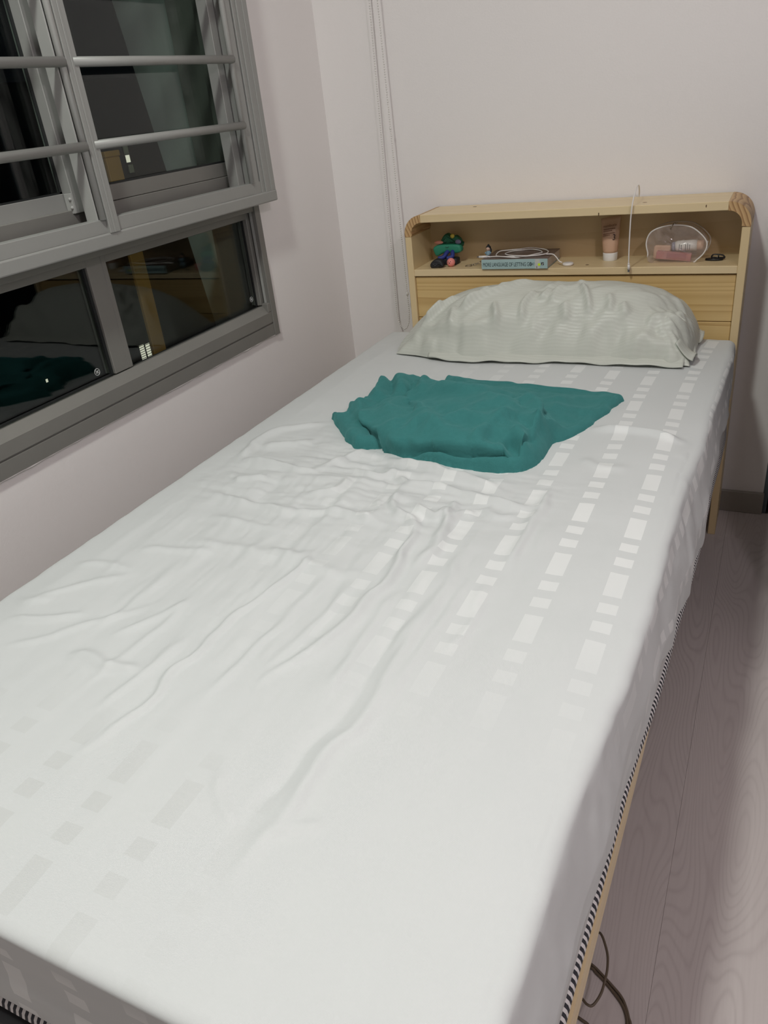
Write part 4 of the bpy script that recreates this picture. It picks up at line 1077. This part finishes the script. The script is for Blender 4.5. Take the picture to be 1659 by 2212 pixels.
# charging cable coiled on the book
M['cable'] = plain('white_cable', (0.74, 0.71, 0.68), 0.4)
ck = thing('charging_cable', 'white charging cable coiled on the book with a round charging puck', 'cable', (-0.63, 2.16, bz1))
zc = bz1 + 0.0018
cp = [(-0.733, 2.126), (-0.707, 2.129), (-0.671, 2.115), (-0.647, 2.113), (-0.62, 2.125), (-0.594, 2.155), (-0.587, 2.172), (-0.600, 2.199), (-0.629, 2.217), (-0.657, 2.215), (-0.679, 2.199), (-0.689, 2.175), (-0.684, 2.145), (-0.662, 2.124), (-0.629, 2.112), (-0.599, 2.118), (-0.569, 2.134), (-0.567, 2.162), (-0.586, 2.200), (-0.618, 2.221), (-0.64, 2.224), (-0.664, 2.215), (-0.690, 2.199), (-0.712, 2.182), (-0.713, 2.150), (-0.695, 2.128), (-0.656, 2.118), (-0.623, 2.123), (-0.588, 2.136), (-0.553, 2.140), (-0.541, 2.139), (-0.530, 2.136), (-0.522, 2.135)]
cz = [zc + 0.0006 * (i % 3) + (0.003 if 12 <= i < 24 else 0) for i in range(len(cp))]
cz[-4:] = [zc + 0.002, zc - 0.004, ZS + 0.012, ZS + 0.0085]
obj('cord', tube(catmull([(p[0], p[1], z) for p, z in zip(cp, cz)], 5), 0.00155, 8), M['cable'], ck, True)
obj('plug', join(tube([(-0.755, 2.124, zc + .001), (-0.731, 2.126, zc + .001)], 0.0034, 12), tube([(-0.731, 2.126, zc + .001), (-0.722, 2.127, zc)], [0.0026, 0.0018], 10)), M['cable'], ck, True)
obj('plug_tip', box(-0.7605, -0.755, 2.1225, 2.1265, zc, zc + .002), M['grey'], ck)
M['puckgrey'] = plain('puck_rim', (0.50, 0.46, 0.42), 0.35)
obj('puck', lathe([(0.0125, 0), (0.0145, 0.0015), (0.0145, 0.0055), (0.0125, 0.007), (0.004, 0.0073)], (-0.5065, 2.138, ZS + 0.0005), 24), M['cable'], ck, True)

# key ring with chain and a tiny doll charm
M['steel'] = plain('dull_steel', (0.30, 0.26, 0.20), 0.35, 0.8)
ky = thing('key_ring', 'metal key ring with chain and small doll charm leaning beside the book', 'keychain', (-0.79, 2.15, ZS))
def ring(c, r, w, tilt=0.0, rot=0.0, n=20, sq=1.0):
    P = []
    for k in range(n):
        q = 2 * math.pi * k / n
        v = Vector((r * math.cos(q), r * sq * math.sin(q), 0))
        v = Matrix.Rotation(rot, 3, 'Z') @ (Matrix.Rotation(tilt, 3, 'X') @ v)
        P.append((c[0] + v.x, c[1] + v.y, c[2] + v.z))
    return tube(P, w, 6, True)
obj('split_ring', ring((-0.795, 2.146, ZS + 0.0012), 0.0095, 0.0009), M['steel'], ky, True)
chn = []
for i in range(6):
    q = i / 5
    chn.append(ring((-0.785 + 0.030 * q, 2.150 + 0.014 * q, ZS + 0.003 + 0.010 * q * q), 0.0042, 0.0008, 1.2 if i % 2 else 0.2, 0.4, 12, 0.7))
obj('chain', join(*chn), M['steel'], ky, True)
M['skin'] = plain('doll_skin', (0.62, 0.42, 0.33), 0.5); M['dollblue'] = plain('doll_dress', (0.22, 0.34, 0.42), 0.6)
dl = obj('doll', join(lathe([(0.0085, 0), (0.0082, 0.006), (0.006, 0.013), (0.0025, 0.0155)], (-0.7475, 2.186, -0.4265), 14), lathe([(0.006, 0), (0.0085, 0.003), (0.0085, 0.0205)], (-0.7475, 2.186, ZS), 12)), M['dollblue'], ky, True)
obj('doll_head', sphere((-0.7478, 2.184, -0.4075), 0.0062, 14, 10), M['skin'], dl, True)
obj('doll_hair', join(sphere((-0.7478, 2.1872, -0.4052), 0.0074, 14, 10), sphere((-0.7478, 2.188, -0.398), 0.0032, 10, 8), sphere((-0.7400, 2.187, -0.412), 0.0036, 10, 8, (0.7, 0.8, 1.6))), M['cblack'], dl, True)
obj('doll_eyes', join(sphere((-0.7500, 2.1780, -0.4075), 0.0008, 6, 4), sphere((-0.7455, 2.1780, -0.4075), 0.0008, 6, 4)), M['cblack'], dl)
obj('doll_arms', join(sphere((-0.7545, 2.181, -0.418), 0.003, 8, 6), sphere((-0.7405, 2.181, -0.418), 0.003, 8, 6)), M['dollblue'], dl, True)

# cosmetic tube standing on its white cap
tb_ = thing('cosmetic_tube', 'pinkish beige cosmetic tube standing upside down on its white cap', 'tube', (-0.407, 2.2, ZS))
t = NT('tube_plastic')
sp = t.n('ShaderNodeSeparateXYZ'); t.l(t.coord(), sp.inputs[0])
edge_ = t.math('GREATER_THAN', t.math('ADD', sp.outputs[2], t.math('MULTIPLY', sp.outputs[0], 0.14)), 0.0575)
t.bsdf(t.mix(edge_, (0.60, 0.385, 0.265), (0.50, 0.325, 0.22)), 0.38)
M['tube'] = t.m
def tubebody():
    V, F, n = [], [], 28
    prof_ = [(0.0, 0.0185, 0.0185), (0.006, 0.0198, 0.019), (0.03, 0.0220, 0.0165), (0.055, 0.0240, 0.0115), (0.075, 0.0252, 0.006), (0.0822, 0.0258, 0.0018), (0.0905, 0.0262, 0.0012)]
    lean = -0.004
    for h, rx, ry in prof_:
        for k in range(n):
            q = 2 * math.pi * k / n
            V.append((-0.4065 + lean * 0 + rx * math.cos(q) - 0.001 * h / .09, 2.2 + ry * math.sin(q), ZS + 0.0205 + h - 0.09 * 0.0 + (0.0035 * math.cos(q) * h / 0.09)))
    for i in range(len(prof_) - 1):
        for k in range(n): F.append([i * n + k, i * n + (k + 1) % n, (i + 1) * n + (k + 1) % n, (i + 1) * n + k])
    F.append(list(range(n))[::-1]); F.append([(len(prof_) - 1) * n + k for k in range(n)])
    return np.array(V), F
obj('tube_body', tubebody(), M['tube'], tb_, True)
obj('cap', lathe([(0.0182, 0), (0.0187, 0.001), (0.0194, 0.0195), (0.0189, 0.0208)], (-0.4065, 2.2, ZS), 28), M['whiteplastic'], tb_, True)
M['brownink'] = plain('brown_ink', (0.20, 0.095, 0.05), 0.6); M['dkink'] = plain('dark_brown_ink', (0.035, 0.015, 0.01), 0.6)
tilt = (0.991, 0.0, 0.128)
up = (-0.0, 0.135, 0.991)
text('brand_text', 'numbuzin', 0.0098, M['brownink'], tb_, (-0.4255, 2.1895, -0.3615), tilt, up, 0.93)
text('number_text', '3', 0.0215, M['dkink'], tb_, (-0.4000, 2.1845, -0.393), tilt, up, 0.85)
for i, (tx, z) in enumerate((('No.3 Skin Softening', -0.3665), ('Serum Essence', -0.371), ('Peeling Gel', -0.3775), ('100ml', -0.382))):
    pass
for i, (w_, z) in enumerate(((0.030, -0.3672), (0.023, -0.3718), (0.029, -0.3785), (0.018, -0.3826))):
    y = 2.1885 - 0.10 * (-0.3672 - z) * 1.2
    segs = []
    random.seed(20 + i); xx = -0.4245
    while xx < -0.4245 + w_:
        l_ = random.uniform(0.0012, 0.0036)
        zz_ = z + (xx + 0.4245) * 0.128
        segs.append(box(xx, xx + l_, y - 0.0006, y + 0.002, zz_, zz_ + 0.0014)); xx += l_ + 0.0008
    obj('fine_print', join(*segs), M['brownink'], tb_)

# second cable dangling over the top board
hc = thing('hanging_cable', 'white charging cable looped over the top board, plug dangling by the shelf edge', 'cable', (-0.339, YB, -0.297))
hp = [(-0.352, 2.266, -0.75), (-0.352, 2.266, -0.40), (-0.349, 2.264, -0.31), (-0.346, 2.248, -0.283), (-0.3405, 2.20, -0.262), (-0.3365, 2.15, -0.2575), (-0.3355, 2.112, -0.268), (-0.3375, 2.094, -0.292), (-0.3395, 2.091, -0.331), (-0.3398, 2.090, -0.394), (-0.3392, 2.090, -0.436)]
obj('cord', tube(catmull(hp, 6), 0.00165, 8), M['cable'], hc, True)
obj('plug', join(cyl((-0.3392, 2.09, -0.4335), (-0.3388, 2.09, -0.4375), 0.0026, 12), cyl((-0.3388, 2.09, -0.4375), (-0.3383, 2.09, -0.4505), 0.0034, 12)), M['cable'], hc, True)
obj('plug_tip', box(-0.3405, -0.3362, 2.0885, 2.0915, -0.4560, -0.4505, 0.0004), M['grey'], hc)

# clear vinyl pouch with white piping
po = thing('clear_pouch', 'see-through vinyl pouch with white piping, right of the hanging cable', 'pouch', (-0.23, 2.17, ZS))
outl = [(-0.292, -0.4465), (-0.302, -0.420), (-0.307, -0.395), (-0.298, -0.371), (-0.274, -0.3585), (-0.243, -0.354), (-0.205, -0.3585), (-0.178, -0.376), (-0.161, -0.398), (-0.164, -0.421), (-0.181, -0.440), (-0.197, -0.4465)]
OP = catmull([(p[0], 0, p[1]) for p in outl], 5, True)
cxp, czp = -0.235, -0.405
def pouch_face(y0, bulge, k=8):
    V, F, n = [], [], len(OP)
    for j in range(k + 1):
        r_ = 1 - j / k
        for p in OP:
            V.append((cxp + (p[0] - cxp) * r_, y0 + bulge * (1 - r_ ** 2.2) + 0.0018 * math.sin(p[0] * 310 + j) * r_ * (1 - r_) * 4, czp + (p[2] - czp) * r_))
    for j in range(k):
        for i in range(n): F.append([j * n + i, j * n + (i + 1) % n, (j + 1) * n + (i + 1) % n, (j + 1) * n + i])
    return np.array(V), F
obj('vinyl_front', pouch_face(2.150, -0.006), M['vinyl'], po, True)
obj('vinyl_back', pouch_face(2.200, 0.005), M['vinyl'], po, True)
n_ = len(OP)
gv = np.concatenate([[(p[0], 2.150, p[2]) for p in OP], [(p[0], 2.200, p[2]) for p in OP]])
obj('vinyl_gusset', (gv, [[i, (i + 1) % n_, n_ + (i + 1) % n_, n_ + i] for i in range(n_)]), M['vinyl'], po, True)
pipe = [p for p in OP if p[2] > -0.436 or p[0] > -0.2]
k0 = 2
pf = [(p[0], 2.150, p[2]) for p in OP[3:55]]
obj('piping', tube(pf, 0.0017, 8), M['cable'], po, True)
obj('piping', tube([(p[0] + 0.004, 2.200, p[2] + 0.001) for p in OP[14:50]], 0.0016, 8), M['paper'], po, True)
obj('zip_puller', join(box(-0.2445, -0.2385, 2.149, 2.158, -0.3535, -0.3495, 0.001), tube([(-0.2435, 2.149, -0.352), (-0.2475, 2.146, -0.357), (-0.2490, 2.1445, -0.363)], 0.0012, 6), tube([(-0.240, 2.152, -0.350), (-0.234, 2.152, -0.3485)], 0.001, 6)), M['steel'], po, True)
obj('side_tab', box(-0.1625, -0.1585, 2.155, 2.17, -0.419, -0.398, 0.001), M['whiteplastic'], po)
M['pinkbox'] = plain('pink_packaging', (0.48, 0.19, 0.19), 0.35, vary=0.15, scale=120); M['cream'] = plain('peach_packaging', (0.70, 0.46, 0.33), 0.4)
M['lavender'] = plain('grey_lilac_cap', (0.33, 0.33, 0.42), 0.4)
def rotbox(c, half, ang, bev=0.001):
    V, F = box(-half[0], half[0], -half[1], half[1], -half[2], half[2], bev)
    V = np.array(V); ca, sa = math.cos(ang), math.sin(ang)
    return np.stack([c[0] + V[:, 0] * ca - V[:, 2] * sa, c[1] + V[:, 1], c[2] + V[:, 0] * sa + V[:, 2] * ca], 1), F
pk = thing('pink_compact_box', 'flat dusty pink packet at the bottom of the clear pouch', 'box', (-0.24, 2.165, ZS))
obj('carton', rotbox((-0.239, 2.166, -0.4325), (0.043, 0.008, 0.0095), -0.10), M['pinkbox'], pk)
M['pinkdk'] = plain('dark_pink_panel', (0.36, 0.11, 0.12), 0.35)
obj('label_panel', rotbox((-0.232, 2.1577, -0.4325), (0.024, 0.0006, 0.007), -0.10, 0), M['pinkdk'], pk)
lt = thing('lotion_tube', 'white lotion tube with printed lines lying in the clear pouch', 'tube', (-0.2, 2.18, -0.42))
obj('tube_body', tube([(-0.238, 2.185, -0.4135), (-0.232, 2.185, -0.4125), (-0.20, 2.185, -0.411), (-0.186, 2.185, -0.4105)], [0.0125, 0.014, 0.014, 0.0135], 16), M['whiteplastic'], lt, True)
obj('tube_end', tube([(-0.2465, 2.185, -0.414), (-0.239, 2.185, -0.4134)], [0.0118, 0.0128], 16), M['lavender'], lt, True)
obj('cap', tube([(-0.186, 2.185, -0.4105), (-0.170, 2.185, -0.4095)], [0.0125, 0.0118], 16), M['cream'], lt, True)
pr = []
random.seed(9)
for i, x0 in enumerate((-0.2285, -0.2235, -0.2135, -0.2085, -0.2035)):
    pr.append(box(x0, x0 + 0.0013, 2.1705, 2.172, -0.4205 + random.uniform(0, .002), -0.4035 - random.uniform(0, .004)))
obj('printed_lines', join(*pr), M['grey'], lt)
pc = thing('peach_jar', 'peach coloured packet at the left inside the clear pouch', 'box', (-0.27, 2.175, ZS))
obj('packet', rotbox((-0.270, 2.184, -0.426), (0.021, 0.008, 0.017), -0.03, 0.003), M['cream'], pc)

# black plastic hair clip
hcp = thing('hair_clip', 'small black plastic hair clip at the right end of the shelf', 'clip', (-0.14, 2.174, ZS))
M['blackplastic'] = plain('black_plastic', (0.010, 0.010, 0.011), 0.3)
base = catmull([(-0.163, 0, 2.174), (-0.155, 0, 2.166), (-0.138, 0, 2.163), (-0.124, 0, 2.167), (-0.120, 0, 2.176), (-0.130, 0, 2.184), (-0.150, 0, 2.185)], 5, True)
obj('base', prism([(p[0], p[2]) for p in base], 'z', ZS, ZS + 0.0055, 0.0015, 2), M['blackplastic'], hcp, True)
fr_ = [(-0.146, -0.4415), (-0.1445, -0.4335), (-0.124, -0.4345), (-0.1185, -0.439), (-0.120, -0.4425)]
obj('jaw', tube(catmull([(p[0], 2.176, p[1]) for p in fr_], 5, True), 0.0019, 8, True), M['blackplastic'], hcp, True)
obj('jaw_bar', join(tube([(-0.1325, 2.176, -0.434), (-0.1315, 2.176, -0.442)], 0.0017, 8), tube([(-0.146, 2.177, -0.4405), (-0.120, 2.177, -0.4415)], 0.0019, 8)), M['blackplastic'], hcp, True)
obj('spring_tab', tube([(-0.120, 2.174, -0.440), (-0.1165, 2.172, -0.4375)], 0.0014, 8), M['blackplastic'], hcp, True)

# ------------------------------------------------------------------ cords on the floor under the bed edge
M['cord'] = plain('brown_cord', (0.11, 0.082, 0.055), 0.5)
zf = FLOOR + 0.0026
def cord(name, pts, label, r=0.0022):
    o = obj(name, tube(catmull(pts, 6), r, 8), M['cord'], None, True, loc=(pts[0][0], pts[0][1], FLOOR))
    tag(o, label, 'cord')
cord('power_cord', [(-0.30, 0.70, zf), (-0.20, 0.728, zf), (-0.132, 0.729, zf), (-0.126, 0.727, zf), (-0.115, 0.722, zf), (-0.102, 0.714, zf), (-0.088, 0.705, zf), (-0.073, 0.694, zf), (-0.064, 0.681, zf), (-0.058, 0.668, zf), (-0.054, 0.658, zf), (-0.051, 0.62, zf), (-0.06, 0.55, zf)], 'brown cord curving out from under the bed along the floor, lowest of the pair')
cord('power_cord', [(-0.31, 0.66, zf), (-0.20, 0.716, zf), (-0.129, 0.721, zf), (-0.114, 0.7155, zf), (-0.098, 0.706, zf), (-0.083, 0.695, zf), (-0.0705, 0.684, zf), (-0.0625, 0.672, zf), (-0.058, 0.656, zf), (-0.057, 0.62, zf), (-0.068, 0.55, zf)], 'brown cord running close beside the other on the floor, nearer the bed')
zl = -1.135
cord('power_cord', [(-0.20, 0.72, zf), (-0.15, 0.745, -1.19), (-0.121, 0.742, -1.15), (-0.112, 0.732, zl), (-0.103, 0.717, zl), (-0.097, 0.702, zl), (-0.094, 0.683, zl), (-0.094, 0.667, zl), (-0.095, 0.649, zl), (-0.099, 0.634, zl), (-0.104, 0.625, zl), (-0.111, 0.625, zl), (-0.12, 0.633, -1.14), (-0.135, 0.65, -1.17), (-0.17, 0.68, zf), (-0.22, 0.69, zf)], 'brown cord arching up in a loop above the floor beside the bed rail', 0.0019)
cord('power_cord', [(-0.22, 0.66, zf), (-0.136, 0.645, zf), (-0.13, 0.643, zf), (-0.119, 0.64, zf), (-0.108, 0.636, zf), (-0.09, 0.62, zf), (-0.07, 0.57, zf)], 'brown cord at the very bottom of the picture near the bed foot')
